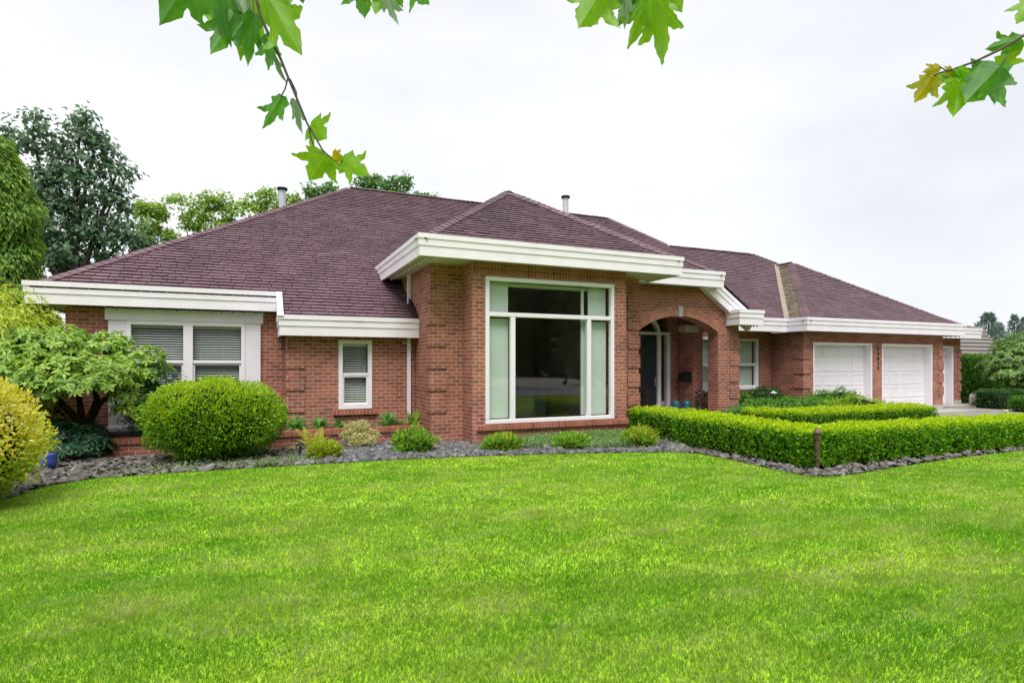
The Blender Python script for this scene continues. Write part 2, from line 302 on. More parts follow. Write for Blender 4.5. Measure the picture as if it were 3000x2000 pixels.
class MB:
    def __init__(s): s.v = []; s.f = []; s.mi = []; s.uv = None
    def add(s, vs, fs, mi=0):
        k = len(s.v); s.v += [tuple(v) for v in vs]; s.f += [tuple(i+k for i in f) for f in fs]; s.mi += [mi]*len(fs); return s
    def box(s, x0, x1, y0, y1, z0, z1, mi=0):
        return s.add([(x0,y0,z0),(x1,y0,z0),(x1,y1,z0),(x0,y1,z0),(x0,y0,z1),(x1,y0,z1),(x1,y1,z1),(x0,y1,z1)],
              [(0,3,2,1),(4,5,6,7),(0,1,5,4),(1,2,6,5),(2,3,7,6),(3,0,4,7)], mi)
    def obox(s, c, ax, ay, az, mi=0):     # oriented box, half axes
        c, ax, ay, az = map(Vector, (c, ax, ay, az))
        vs = [c+ax*i+ay*j+az*k for k in (-1, 1) for i, j in ((-1,-1),(1,-1),(1,1),(-1,1))]
        return s.add(vs, [(0,3,2,1),(4,5,6,7),(0,1,5,4),(1,2,6,5),(2,3,7,6),(3,0,4,7)], mi)
    def tube(s, pts, rad, n=6, mi=0, cap=True):
        pts = [Vector(p) for p in pts]; k = len(s.v); up = Vector((.13, .31, 1)).normalized()
        for i, p in enumerate(pts):
            d = (pts[min(i+1, len(pts)-1)]-pts[max(i-1, 0)]).normalized()
            a = d.cross(up); a = a.normalized() if a.length > 1e-3 else Vector((1, 0, 0)); b = d.cross(a)
            r = rad[i] if isinstance(rad, (list, tuple)) else rad
            s.v += [tuple(p+(a*math.cos(t)+b*math.sin(t))*r) for t in [2*math.pi*j/n for j in range(n)]]
        for i in range(len(pts)-1):
            for j in range(n):
                s.f.append((k+i*n+j, k+i*n+(j+1) % n, k+(i+1)*n+(j+1) % n, k+(i+1)*n+j)); s.mi.append(mi)
        if cap:
            s.f.append(tuple(k+j for j in range(n))); s.f.append(tuple(k+(len(pts)-1)*n+j for j in range(n)[::-1])); s.mi += [mi, mi]
        return s
    def lathe(s, c, prof, n=16, mi=0):
        k = len(s.v); c = Vector(c)
        for r, z in prof: s.v += [(c.x+r*math.cos(2*math.pi*j/n), c.y+r*math.sin(2*math.pi*j/n), c.z+z) for j in range(n)]
        for i in range(len(prof)-1):
            for j in range(n): s.f.append((k+i*n+j, k+i*n+(j+1) % n, k+(i+1)*n+(j+1) % n, k+(i+1)*n+j)); s.mi.append(mi)
        s.f.append(tuple(k+j for j in range(n)[::-1])); s.f.append(tuple(k+(len(prof)-1)*n+j for j in range(n))); s.mi += [mi, mi]
        return s
    def build(s, name, mats, parent=None, smooth=False, bevel=0, uv=False, local=False, recalc=False):
        me = bpy.data.meshes.new(name); me.from_pydata(s.v, [], s.f); me.update()
        if recalc:
            bm = bmesh.new(); bm.from_mesh(me); bmesh.ops.recalc_face_normals(bm, faces=bm.faces); bm.to_mesh(me); bm.free()
        if uv:
            ul = me.uv_layers.new(name='UVMap')
            for p in me.polygons:
                nx, ny, nz_ = (abs(q) for q in p.normal)
                for li in p.loop_indices:
                    co = me.vertices[me.loops[li].vertex_index].co
                    ul.data[li].uv = (co.x, co.z) if ny >= nx and ny >= nz_ else ((co.y, co.z) if nx >= nz_ else (co.x, co.y))
        o = link(name, me, mats, parent, smooth, bevel, local)
        if isinstance(mats, (list, tuple)) and len(mats) > 1: me.polygons.foreach_set('material_index', s.mi)
        return o
def np_mesh(name, V, tris, mats, parent=None, mi=None, smooth=False, local=False):
    V = np.asarray(V, np.float32); T = np.asarray(tris, np.int32); me = bpy.data.meshes.new(name); k = T.shape[1]
    me.vertices.add(len(V)); me.vertices.foreach_set('co', V.ravel())
    me.loops.add(T.size); me.loops.foreach_set('vertex_index', T.ravel())
    me.polygons.add(len(T)); me.polygons.foreach_set('loop_start', np.arange(0, T.size, k, dtype=np.int32))
    if mi is not None: me.polygons.foreach_set('material_index', np.asarray(mi, np.int32))
    me.update(calc_edges=True); me.validate()
    return link(name, me, mats, parent, smooth, 0, local)
def sheet(name, poly, z, mat, kind='structure'):
    bm = bmesh.new(); f = bm.faces.new([bm.verts.new((x, y, z)) for x, y in poly]); bmesh.ops.recalc_face_normals(bm, faces=[f])
    if f.normal.z < 0: f.normal_flip()
    bmesh.ops.triangulate(bm, faces=[f]); me = bpy.data.meshes.new(name); bm.to_mesh(me); bm.free()
    return tag(link(name, me, mat), kind=kind)
def inside(P, poly):
    x, y = P[:, 0], P[:, 1]; r = np.zeros(len(P), bool); n = len(poly)
    for i in range(n):
        x0, y0 = poly[i]; x1, y1 = poly[(i+1) % n]
        c = ((y0 > y) != (y1 > y)) & (x < (x1-x0)*(y-y0)/(y1-y0+1e-12)+x0); r ^= c
    return r
def unit(a): return a/np.maximum(np.linalg.norm(a, axis=-1, keepdims=True), 1e-9)
def rdir(n): return unit(rng.normal(size=(n, 3)))
def vnoise(P, f, seed=0):
    """smooth cheap noise in -1..1 for numpy points"""
    r = np.random.default_rng(seed); out = np.zeros(len(P))
    for k in range(5):
        d = r.normal(size=3); d /= np.linalg.norm(d); out += np.sin(P@d*f*(1+.45*k)+r.uniform(0, 6.28))
    return out/3.2

# ================================================================== GROUND
EDGE = [(-9, 6.4), (-4.2, 7.4), (-3.0, 8.1), (-2.66, 8.75), (-2.46, 9.4), (-1.97, 9.78), (-1.03, 9.8), (-.2, 9.78), (.75, 9.73), (2.1, 9.66), (3.5, 9.45), (4.6, 9.2), (5.6, 8.93), (6.5, 8.65), (6.95, 8.45), (7.2, 8.15),
        (7.24, 7.4), (7.19, 6.6), (7.13, 6.1), (7.16, 5.82), (7.45, 5.68), (7.9, 5.70), (8.9, 5.82), (10.9, 6.0), (13.2, 6.03), (22, 6.0), (34, 5.8)]
LAWN = EDGE+[(34, -4.6), (-16, -4.6), (-16, 7)]
sheet('ground', [(-900, -900), (900, -900), (900, 900), (-900, 900)], -.07, M['far_ground'])
sheet('garden_bed', [(-16, 6.5), (-9, 6.0), (-2.7, 7.9), (7, 5.3), (34, 5.3), (34, 7.1), (18.2, 7.1), (18.2, 12.8), (15.4, 14), (-16, 14)], -.022, M['soil'])
sheet('lawn', LAWN, -.012, M['lawn'])
sheet('driveway', [(16.2, 7.2), (60, 7.2), (60, 12.0), (28.5, 14.6), (26, 16), (22.2, 16), (22.2, 12.9), (15.4, 12.9), (15.4, 12.0), (16.2, 11)], -.016, M['aggregate'])
sheet('driveway_band', [(15.5, 11.9), (22.9, 11.9), (22.9, 12.9), (15.5, 12.9)], -.010, M['concrete'])
sheet('driveway_joint', [(20.5, 9.2), (60, 9.5), (60, 9.85), (20.5, 9.55)], -.010, M['concrete'])
sheet('side_apron', [(22.95, 13.55), (26, 13.55), (26, 14.1), (22.95, 14.1)], -.010, M['concrete'])
sheet('walkway', [(8.7, 7.2), (10.7, 7.2), (10.7, 12.2), (8.7, 12.2)], -.014, M['aggregate'])
sheet('road', [(-200, -14), (200, -14), (200, -4.9), (-200, -4.9)], -.03, M['asphalt'])
sheet('side_street', [(12, -60), (34, -60), (30, -14), (15, -14)], -.03, M['concrete'])

def grass():
    bands = [(2.2, 4.4, 11000, .0044, .031), (4.4, 6.4, 6200, .0056, .031), (6.4, 9, 3400, .0076, .029), (9, 14, 1900, .010, .027)]
    Vs = []; n_tot = 0
    def fill(poly_test, x0, x1, y0, y1, dens, wd, ht):
        n = int((x1-x0)*(y1-y0)*dens); P = np.column_stack([rng.uniform(x0, x1, n), rng.uniform(y0, y1, n)])
        P = P[poly_test(P)]; return P
    parts = []
    for d0, d1, dens, wd, ht in bands:
        def test(P, d0=d0, d1=d1):
            z = P[:, 0]*fwd[0]+P[:, 1]*fwd[1]; u = P[:, 0]*rgt[0]+P[:, 1]*rgt[1]
            return (z >= d0) & (z < d1) & (np.abs(u) < z*.88+.9) & inside(P, LAWN)
        parts.append((fill(test, -6, 26, -4, 10.2, dens, wd, ht), wd, ht))
    def rest(P):      # the lawn outside the picture, thinner
        z = P[:, 0]*fwd[0]+P[:, 1]*fwd[1]; u = P[:, 0]*rgt[0]+P[:, 1]*rgt[1]
        return ~((z >= 2.2) & (z < 14) & (np.abs(u) < z*.88+.9)) & inside(P, LAWN)
    parts.append((fill(rest, -9, 26, -4.6, 10.2, 260, .012, .04), .016, .045))
    V = []; T = []; k = 0
    for P, wd, ht in parts:
        n = len(P)
        tall = 1+.15*vnoise(np.column_stack([P, np.zeros(n)]), 2.2, 3)
        h = ht*rng.uniform(.6, 1.25, n)*tall; a = rng.uniform(0, 6.283, n); W = wd*rng.uniform(.7, 1.3, n)
        lean = rng.uniform(.15, 1.0, n)*h
        la = vnoise(np.column_stack([P, np.zeros(n)]), .9, 5)*2.4+rng.normal(0, 1.5, n)
        lx, ly = np.cos(la)*lean, np.sin(la)*lean
        sx_, sy_ = np.cos(a)*W/2, np.sin(a)*W/2
        v = np.zeros((n, 5, 3)); z0 = -.012
        v[:, 0] = np.column_stack([P[:, 0]-sx_, P[:, 1]-sy_, np.full(n, z0)]); v[:, 1] = np.column_stack([P[:, 0]+sx_, P[:, 1]+sy_, np.full(n, z0)])
        v[:, 2] = np.column_stack([P[:, 0]+sx_*.8+lx*.35, P[:, 1]+sy_*.8+ly*.35, z0+h*.6]); v[:, 3] = np.column_stack([P[:, 0]-sx_*.8+lx*.35, P[:, 1]-sy_*.8+ly*.35, z0+h*.6])
        v[:, 4] = np.column_stack([P[:, 0]+lx, P[:, 1]+ly, z0+h*.95])
        b = k+np.arange(n)[:, None]*5
        T.append(np.concatenate([b+np.array([[0, 1, 2]]), b+np.array([[0, 2, 3]]), b+np.array([[3, 2, 4]])], 0)); V.append(v.reshape(-1, 3)); k += n*5
    tag(np_mesh('grass', np.concatenate(V), np.concatenate(T), M['grass']), 'bright green mown lawn grass with yellowish streaks in front of the house', 'grass', kind='stuff')
grass()

def stones(name, P, size, mat, label, flat=.45):
    n = len(P); base = np.array([(-1,-1,-1),(1,-1,-1),(1,1,-1),(-1,1,-1),(-.8,-.8,1),(.8,-.8,1),(.8,.8,1),(-.8,.8,1)], float)
    s = size*np.exp(rng.normal(-.1, .38, n)); V = np.repeat(base[None], n, 0)*rng.uniform(.6, 1.15, (n, 8, 1)); V = V+rng.normal(0, .14, (n, 8, 3))
    V = V*np.stack([s, s*rng.uniform(.5, .95, n), s*flat*rng.uniform(.6, 1.2, n)], -1)[:, None]/2
    ax = unit(np.column_stack([rng.normal(0, .38, n), rng.normal(0, .38, n), np.ones(n)])); t = unit(np.cross(ax, rdir(n))); b = np.cross(ax, t)
    V = V[:, :, :1]*t[:, None]+V[:, :, 1:2]*b[:, None]+V[:, :, 2:]*ax[:, None]+P[:, None]
    F = np.array([(0,3,2,1),(4,5,6,7),(0,1,5,4),(1,2,6,5),(2,3,7,6),(3,0,4,7)])
    T = (np.arange(n)[:, None, None]*8+F[None]).reshape(-1, 4)
    tag(np_mesh(name, V.reshape(-1, 3), T, mat), label, 'stones', kind='stuff')
ex = [e[0] for e in EDGE]; 
def lawn_free(P, m=.04):
    r = ~inside(P, LAWN)
    for dx, dy in ((0, -m), (m, 0), (-m, 0)): r &= ~inside(P+np.array([dx, dy]), LAWN)
    return r
def bed_points(poly, dens, zr):
    xs = [p[0] for p in poly]; ys = [p[1] for p in poly]; n = int((max(xs)-min(xs))*(max(ys)-min(ys))*dens)
    P = np.column_stack([rng.uniform(min(xs), max(xs), n), rng.uniform(min(ys), max(ys), n)])
    P = P[inside(P, poly) & lawn_free(P)]
    return np.column_stack([P, rng.uniform(*zr, len(P))])
SL = [(.55, 9.5), (3.6, 9.2), (7.0, 8.2), (7.7, 9.0), (7.8, 11.4), (7.6, 10.85), (3.9, 10.85), (3.9, 11.4), (3.3, 11.4), (3.2, 11.8), (.9, 11.8)]
stones('slate_gravel', bed_points(SL, 900, (-.02, .02)), .072, M['slate'], 'blue grey slate chips in the bed below the big window')
LB = [(-4.6, 7.2), (-2.6, 8.0), (-1, 9.6), (.8, 9.6), (.9, 11.8), (-3.6, 11.8)]
stones('rock_mulch', bed_points(LB, 190, (-.022, .012)), .105, M['rock'], 'brownish flat rocks in the shady bed at the left lawn edge', .22)
HB = [(6.95, 8.5), (7.1, 5.6), (7.6, 5.5), (26, 5.7), (26, 6.32), (7.75, 6.25), (7.7, 9.8), (7.4, 9.6)]
stones('edging_rock', bed_points(HB, 210, (-.02, .02)), .088, M['rock'], 'grey brown rocks along the foot of the long front hedge', .4)

# ================================================================== HOUSE
H = thing('brick_house', (6, 14, 0), 'long red brick bungalow with plum shingled hip roofs and deep white fascias', 'house')
S_ = .667
def zM(Y): return 2.97+S_*(Y-13.17)
T_ = .26
def wall_y(mb, y, x0, x1, z0, z1, ops=(), t=T_):
    xs = sorted({x0, x1, *[o[0] for o in ops], *[o[1] for o in ops]}); zs = sorted({z0, z1, *[o[2] for o in ops], *[o[3] for o in ops]})
    hole = lambda i, j: (i < 0 or j < 0 or i >= len(xs)-1 or j >= len(zs)-1 or any(o[0]-1e-6 <= xs[i] and xs[i+1] <= o[1]+1e-6 and o[2]-1e-6 <= zs[j] and zs[j+1] <= o[3]+1e-6 for o in ops))
    for i in range(len(xs)-1):
        for j in range(len(zs)-1):
            if hole(i, j): continue
            a, b, c, d = xs[i], xs[i+1], zs[j], zs[j+1]
            mb.add([(a,y,c),(b,y,c),(b,y,d),(a,y,d)], [(0,1,2,3)]); mb.add([(a,y+t,c),(b,y+t,c),(b,y+t,d),(a,y+t,d)], [(3,2,1,0)])
            if hole(i-1, j): mb.add([(a,y,c),(a,y,d),(a,y+t,d),(a,y+t,c)], [(0,1,2,3)])
            if hole(i+1, j): mb.add([(b,y,c),(b,y,d),(b,y+t,d),(b,y+t,c)], [(3,2,1,0)])
            if hole(i, j-1): mb.add([(a,y,c),(b,y,c),(b,y+t,c),(a,y+t,c)], [(3,2,1,0)])
            if hole(i, j+1): mb.add([(a,y,d),(b,y,d),(b,y+t,d),(a,y+t,d)], [(0,1,2,3)])
def quoin(mb, x, y, z0, z1, wx, wy, h=.3, gap=.15, e=.026, start=0):
    """raised corner blocks; wx, wy signed lengths along the two faces"""
    z = z0+start
    while z+h < z1:
        xa, xb = sorted((x-e*np.sign(wx), x+wx)); ya, yb = (y-e, y+wy)
        mb.box(xa, xb, ya, yb, z, z+h); z += h+gap

# --- left wing (bedroom window) and the stepped-forward small window wall
WL = (-2.6, .11); Y1, Y2 = 13.52, 12.70
mb = MB(); wall_y(mb, Y1, -3.29, .6, -.1, 2.675, [(-2.3, -.12, .5, 2.5)])
mb.box(-3.29, -3.03, Y1+T_, 26, -.1, 2.675); mb.box(.6, .86, Y2+T_, Y1, -.1, 2.675)
mb.build('wall', M['brick'], H, uv=True)
mb = MB(); swin = (onY(991.5, 1000, Y2).x, onY(1090, 1000, Y2).x, .63, 2.10)
wall_y(mb, Y2, .6, 3.25, -.1, 2.19, [swin]); quoin(mb, .6, Y2, .1, 2.2, .33, .3, start=.05)
mb.build('wall', M['brick'], H, uv=True)
# --- tall bay
mb = MB(); YB, YP = 10.89, 11.46; BW = (4.22, 7.275, .375, 3.35)
wall_y(mb, YB, 3.94, 7.59, -.1, 3.622, [BW])
mb.box(3.94, 4.18, YB+T_, YP-.001, -.1, 3.622); mb.box(7.33, 7.59, YB+T_, YP-.001, -.1, 3.622)
wall_y(mb, YP, 3.26, 4.18, -.1, 3.622); wall_y(mb, YP, 7.33, 8.35, -.1, 3.622)
mb.box(3.26, 3.5, YP+T_, 16, -.1, 3.622); mb.box(8.09, 8.35, YP+T_, 14, -.1, 3.622)
quoin(mb, 3.26, YP, .1, 3.5, .33, .3, start=.5); quoin(mb, 8.35, YP, .1, 3.5, -.33, .3, start=.5)
mb.build('wall', M['brick'], H, uv=True)
# --- porch arch wall: segmental arch, right shoulder follows the rake
def arch():
    mb = MB(); x0, x1, y, t = 8.351, 12.27, 12.24, .38; cx, hw, sp, rise = 10.22, 1.30, 2.44, .41
    Rr = (hw*hw+rise*rise)/(2*rise); cz = sp+rise-Rr
    xs = sorted({x0, x1, cx-hw, cx+hw, 11.0, *[cx-hw+2*hw*i/40 for i in range(41)]})
    bot = lambda x: cz+math.sqrt(max(0, Rr*Rr-(x-cx)**2))
    top = lambda x: 3.60 if x < 11.0 else 3.60-(x-11.0)*S_
    for a, b in zip(xs[:-1], xs[1:]):
        op = cx-hw-1e-6 <= a and b <= cx+hw+1e-6; za, zb = (bot(a), bot(b)) if op else (-.1, -.1)
        mb.add([(a,y,za),(b,y,zb),(b,y,top(b)),(a,y,top(a))], [(0,1,2,3)]); mb.add([(a,y+t,za),(b,y+t,zb),(b,y+t,top(b)),(a,y+t,top(a))], [(3,2,1,0)])
        mb.add([(a,y,za),(b,y,zb),(b,y+t,zb),(a,y+t,za)], [(3,2,1,0)])
    for X, f in ((x1, top(x1)), (cx-hw, sp)): mb.add([(X,y,-.1),(X,y+t,-.1),(X,y+t,f),(X,y,f)], [(0,1,2,3)])
    mb.add([(cx+hw,y,-.1),(cx+hw,y+t,-.1),(cx+hw,y+t,sp),(cx+hw,y,sp)], [(3,2,1,0)])
    quoin(mb, 12.27, y, .1, 2.35, -.33, .3, start=.55)
    # side wall of the porch: rear pier and lintel over the side opening
    mb.box(11.56, 11.9, 13.25, 13.9, -.1, 3.0); mb.box(11.56, 11.9, 12.625, 13.249, 2.52, 3.0)
    mb.build('wall', M['brick'], H, uv=True)
    kk = 36; a0 = math.asin(hw/Rr)
    for side in (0, 1):
        vs = MB()
        for row, (r0, r1) in enumerate(((Rr+.004, Rr+.112), (Rr+.122, Rr+.232))):
            for i in range(kk):
                q0 = -a0+2*a0*(i+.08)/kk; q1 = -a0+2*a0*(i+.92)/kk
                if abs((q0+q1)/2) < .02 or (q0 > 0) != bool(side): continue
                P = [(cx+r*math.sin(q), cz+r*math.cos(q)) for r, q in ((r0, q0), (r0, q1), (r1, q1), (r1, q0))]; e = .012+.004*row
                vs.add([(px, y-e, pz) for px, pz in P]+[(px, y+.03, pz) for px, pz in P], [(0,3,2,1),(0,1,5,4),(1,2,6,5),(2,3,7,6),(3,0,4,7)])
        for i in range(kk):
            q0 = -a0+2*a0*i/kk; q1 = -a0+2*a0*(i+1)/kk
            if ((q0+q1)/2 > 0) != bool(side): continue
            P = [(cx+r*math.sin(q), cz+r*math.cos(q)) for r, q in ((Rr+.002, q0), (Rr+.002, q1), (Rr+.236, q1), (Rr+.236, q0))]
            vs.add([(px, y-.006, pz) for px, pz in P]+[(px, y+.02, pz) for px, pz in P], [(0,3,2,1),(2,3,7,6)], 1)
        vs.build('arch_band', [M['arch_brick'], M['mortar']], H, recalc=True)
    ks = MB(); ks.add([(cx-.055,y-.05,cz+Rr-.02),(cx+.055,y-.05,cz+Rr-.02),(cx+.085,y-.05,cz+Rr+.26),(cx-.085,y-.05,cz+Rr+.26),
                       (cx-.055,y+.05,cz+Rr-.02),(cx+.055,y+.05,cz+Rr-.02),(cx+.085,y+.05,cz+Rr+.26),(cx-.085,y+.05,cz+Rr+.26)], [(0,1,2,3),(0,4,5,1),(1,5,6,2),(2,6,7,3),(3,7,4,0)])
    tag(ks.build('keystone', M['keystone'], H, bevel=.008, recalc=True), 'pale grey keystone at the crown of the porch arch')
arch()
# --- porch back wall + recessed wing wall, garage, third bay
mb = MB(); YW = 13.93
win_a = (12.05, 12.97, .72, 2.42); win_b = (13.85, 14.77, .78, 2.40); DOOR = (9.6, 11.2, .1, 2.95)
wall_y(mb, YW, 8.351, 15.36, -.1, 3.0, [DOOR, win_a, win_b]); mb.build('wall', M['brick'], H, uv=True)
mb = MB(); YG = 12.73; gd1, gd2 = (15.80, 18.56, -.1, 2.27), (19.03, 21.73, -.1, 2.27)
wall_y(mb, YG, 15.37, 22.3, -.1, 2.60, [gd1, gd2]); mb.box(15.37, 15.63, YG+T_, YW+.2, -.1, 2.60); mb.box(22.04, 22.3, YG+T_, 20, -.1, 2.6)
quoin(mb, 15.37, YG, .3, 2.3, .30, .33, start=.1, h=.28, gap=.17); quoin(mb, 22.3, YG, .15, 2.3, -.28, .3, start=.35)
mb.build('wall', M['brick'], H, uv=True)
mb = MB(); Y3 = 14.1; gd3 = (22.85, 25.4, -.1, 2.3)
wall_y(mb, Y3, 22.301, 25.85, -.1, 2.62, [gd3]); mb.box(25.59, 25.85, Y3+T_, 21, -.1, 2.62); quoin(mb, 25.85, Y3, .15, 2.3, -.2, .3, start=.35)
mb.build('wall', M['brick'], H, uv=True)
for a, b, y in ((21.74, 22.33, YG), (18.57, 19.02, YG), (15.36, 15.79, YG), (25.41, 25.88, Y3)): mb = MB(); mb.box(a, b, y-.022, y+.2, -.1, .15); mb.build('plinth', M['concrete'], H, bevel=.01)

# --- brick pieces: soldier courses, sills
def soldier(name, x0, x1, y, z0, z1, proud=.016, depth=.05, pitch=.0745, parent=H):
    mb = MB(); n = max(1, round((x1-x0)/pitch)); p = (x1-x0)/n
    for i in range(n): mb.box(x0+p*i+.0045, x0+p*(i+1)-.0045, y-proud, y+depth, z0, z1)
    mb.box(x0+.001, x1-.001, y-proud+.005, y+depth-.002, z0+.002, z1-.002, 1)
    return mb.build(name, [M['brick_piece'], M['mortar']], parent)
soldier('soldier_course', 3.95, 7.58, YB, 3.385, 3.485); soldier('soldier_course', 3.95, 7.58, YB, 3.53, 3.615)
soldier('soldier_course', 15.6, 22.1, YG, 2.29, 2.385); soldier('soldier_course', 22.5, 25.7, Y3, 2.32, 2.41)
soldier('soldier_course', 8.4, 10.95, 12.24, 3.49, 3.59)
def sill(x0, x1, y, z0, z1, out=.07):
    mb = MB(); n = round((x1-x0)/.0745); p = (x1-x0)/n
    for i in range(n):
        a, b = x0+p*i+.0045, x0+p*(i+1)-.0045
        mb.add([(a,y-out,z0),(b,y-out,z0),(b,y+.02,z0),(a,y+.02,z0),(a,y-out,z1-.012),(b,y-out,z1-.012),(b,y+.02,z1),(a,y+.02,z1)], [(0,3,2,1),(4,5,6,7),(0,1,5,4),(1,2,6,5),(2,3,7,6),(3,0,4,7)])
    o = mb.build('window_sill', M['brick_piece'], H)
    m2 = MB(); m2.box(x0+.003, x1-.003, y-out+.006, y+.015, z0+.006, z1-.018); m2.build('sill_bed', M['mortar'], o)
sill(4.02, 7.62, YB, .262, .365); sill(swin[0]-.12, swin[1]+.1, Y2, .515, .62)

# --- white fascias: three lapped boards swept along the eaves with mitred corners
PROF = [(0, 0), (0, -.09), (.017, -.094), (.017, -.218), (.034, -.222), (.034, -.41), (.075, -.41), (.075, -.02), (.10, 0)]
def fascia(path, z, name='fascia', prof=PROF):
    mb = MB(); P = [Vector((x, y)) for x, y in path]; rings = []
    for i, p in enumerate(P):
        ns = []
        if i > 0: d = (p-P[i-1]).normalized(); ns.append(Vector((-d.y, d.x)))
        if i < len(P)-1: d = (P[i+1]-p).normalized(); ns.append(Vector((-d.y, d.x)))
        nn = ns[0] if len(ns) == 1 else (ns[0]+ns[1])/(1+ns[0].dot(ns[1]))
        rings.append([(p.x+nn.x*o, p.y+nn.y*o, z+h) for o, h in prof])
    k = len(prof)
    for i in range(len(P)-1):
        for j in range(k): mb.add([rings[i][j], rings[i+1][j], rings[i+1][(j+1) % k], rings[i][(j+1) % k]], [(0,1,2,3)])
    mb.add(rings[0], [tuple(range(k))[::-1]]); mb.add(rings[-1], [tuple(range(k))])
    return mb.build(name, M['white'], H, recalc=True)
def soffit(x0, x1, y0, y1, z, parent): 
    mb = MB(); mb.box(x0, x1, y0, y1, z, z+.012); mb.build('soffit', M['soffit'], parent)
f = fascia([(-3.85, 25), (-3.85, 13.17), (.42, 13.17)], 3.10); soffit(-3.78, .60, 13.24, 16, 2.70, f)
f = fascia([(.41, 13.6), (.41, 12.34), (3.255, 12.34)], 2.565); soffit(.49, 3.25, 12.41, 13.4, 2.195, f)
f = fascia([(2.74, 14.8), (2.74, 10.47), (8.87, 10.47), (8.87, 12.2)], 4.0); soffit(2.80, 8.81, 10.53, 14.0, 3.626, f)
f = fascia([(7.9, 11.72), (11.3, 11.72), (11.3, 12.2)], 4.0); soffit(8.9, 11.23, 11.79, 12.6, 3.626, f)
f = fascia([(11.78, 12.235), (11.78, 11.72), (12.69, 11.72), (12.69, 12.42)], 3.05); soffit(11.85, 12.62, 11.79, 12.30, 2.66, f)
mb = MB(); mb.box(11.83, 12.63, 11.77, 12.23, 3.0, 3.03); mb.build('box_lid', M['white'], f)
f = fascia([(12.5, 13.0), (15.0, 13.0), (15.0, 12.28), (22.9, 12.28), (22.9, 14.0)], 2.99); soffit(12.72, 15.4, 13.07, 13.925, 2.61, f); soffit(15.07, 22.83, 12.35, 12.725, 2.605, f); soffit(22.31, 22.83, 12.73, 14.05, 2.605, f)
f = fascia([(22.6, 13.6), (26.4, 13.6), (26.4, 20)], 3.0); soffit(22.95, 26.33, 13.67, 14.095, 2.625, f)
# sloped rake boards
mb = MB(); a = Vector((.463, 13.13, 3.09)); b = Vector((.463, 12.33, 2.555)); d = (b-a).normalized(); nrm = Vector((0, -d.z, d.y)); nrm = nrm if nrm.z > 0 else -nrm
mb.obox((a+b)/2+nrm*-.135, Vector((.056, 0, 0)), d*((b-a).length/2+.02), nrm*.14); mb.build('rake_board', M['white'], H, bevel=.006)
mb = MB(); ux, uz = 1/math.hypot(1, S_), -S_/math.hypot(1, S_)
for k, (o0, o1, yy) in enumerate(((0, .09, 12.02), (.09, .215, 12.04), (.215, .40, 12.06))):
    # boards measured down from the roof line, perpendicular to the slope
    def pt(s, o): return (10.9+ux*s-(-uz)*o*1.0, 4.06-.0+uz*s-ux*o)
    q = [pt(.0, o0), pt(2.18, o0), pt(2.18, o1), pt(.0, o1)]
    mb.add([(x, yy, z) for x, z in q]+[(x, 12.235, z) for x, z in q], [(0,3,2,1),(0,1,5,4),(1,2,6,5),(2,3,7,6),(3,0,4,7)])
mb.build('rake_board', M['white'], H, recalc=True)

# --- roofs
def roof_plane(mb, poly, zf, up, exp=.14, seed=0, mi=0, base_mi=1, wmin=.16, wmax=.36):
    """poly in plan (x, y); zf height; up = unit plan vector up the slope. Lays courses of single shingles."""
    r = random.Random(seed); up = Vector(up); e = Vector((up.y, -up.x)); k = math.hypot(1, S_)
    A = [(Vector(p).dot(e), Vector(p).dot(up)) for p in poly]
    P3 = lambda a, b, h=0: Vector((e.x*a+up.x*b, e.y*a+up.y*b, 0))
    nv = Vector((-up.x*S_, -up.y*S_, 1)).normalized(); su = Vector((up.x, up.y, S_)).normalized(); e3 = Vector((e.x, e.y, 0))
    mb.add([(x, y, zf(x, y)-.012) for x, y in poly], [tuple(range(len(poly)))], base_mi)
    bmin = min(q[1] for q in A); bmax = max(q[1] for q in A); step = exp/k; b = bmin
    while b < bmax-.02:
        bm_ = min(b+step*.5, bmax-.01); xs = []
        for i in range(len(A)):
            (a0, b0), (a1, b1) = A[i], A[(i+1) % len(A)]
            if (b0 > bm_) != (b1 > bm_): xs.append(a0+(a1-a0)*(bm_-b0)/(b1-b0))
        xs.sort(); 
        for s0, s1 in zip(xs[0::2], xs[1::2]):
            a = s0-r.uniform(0, .1); a = max(a, s0)
            while a < s1-.02:
                wd = r.uniform(wmin, wmax); a2 = min(a+wd, s1)
                if s1-a2 < .07: a2 = s1
                p = P3(a, b); x, y = p.x, p.y; o = Vector((x, y, zf(x, y))); g = .011; lift = .024+r.uniform(0, .008); tl = r.uniform(-.002, .004)
                wv = e3*(a2-a-g); up_ = su*(exp+.02)
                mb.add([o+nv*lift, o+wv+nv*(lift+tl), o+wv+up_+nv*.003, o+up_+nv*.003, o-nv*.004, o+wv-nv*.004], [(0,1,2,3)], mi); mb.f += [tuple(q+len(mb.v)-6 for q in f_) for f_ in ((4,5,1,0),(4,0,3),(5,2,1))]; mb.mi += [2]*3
                a = a2
        b += step
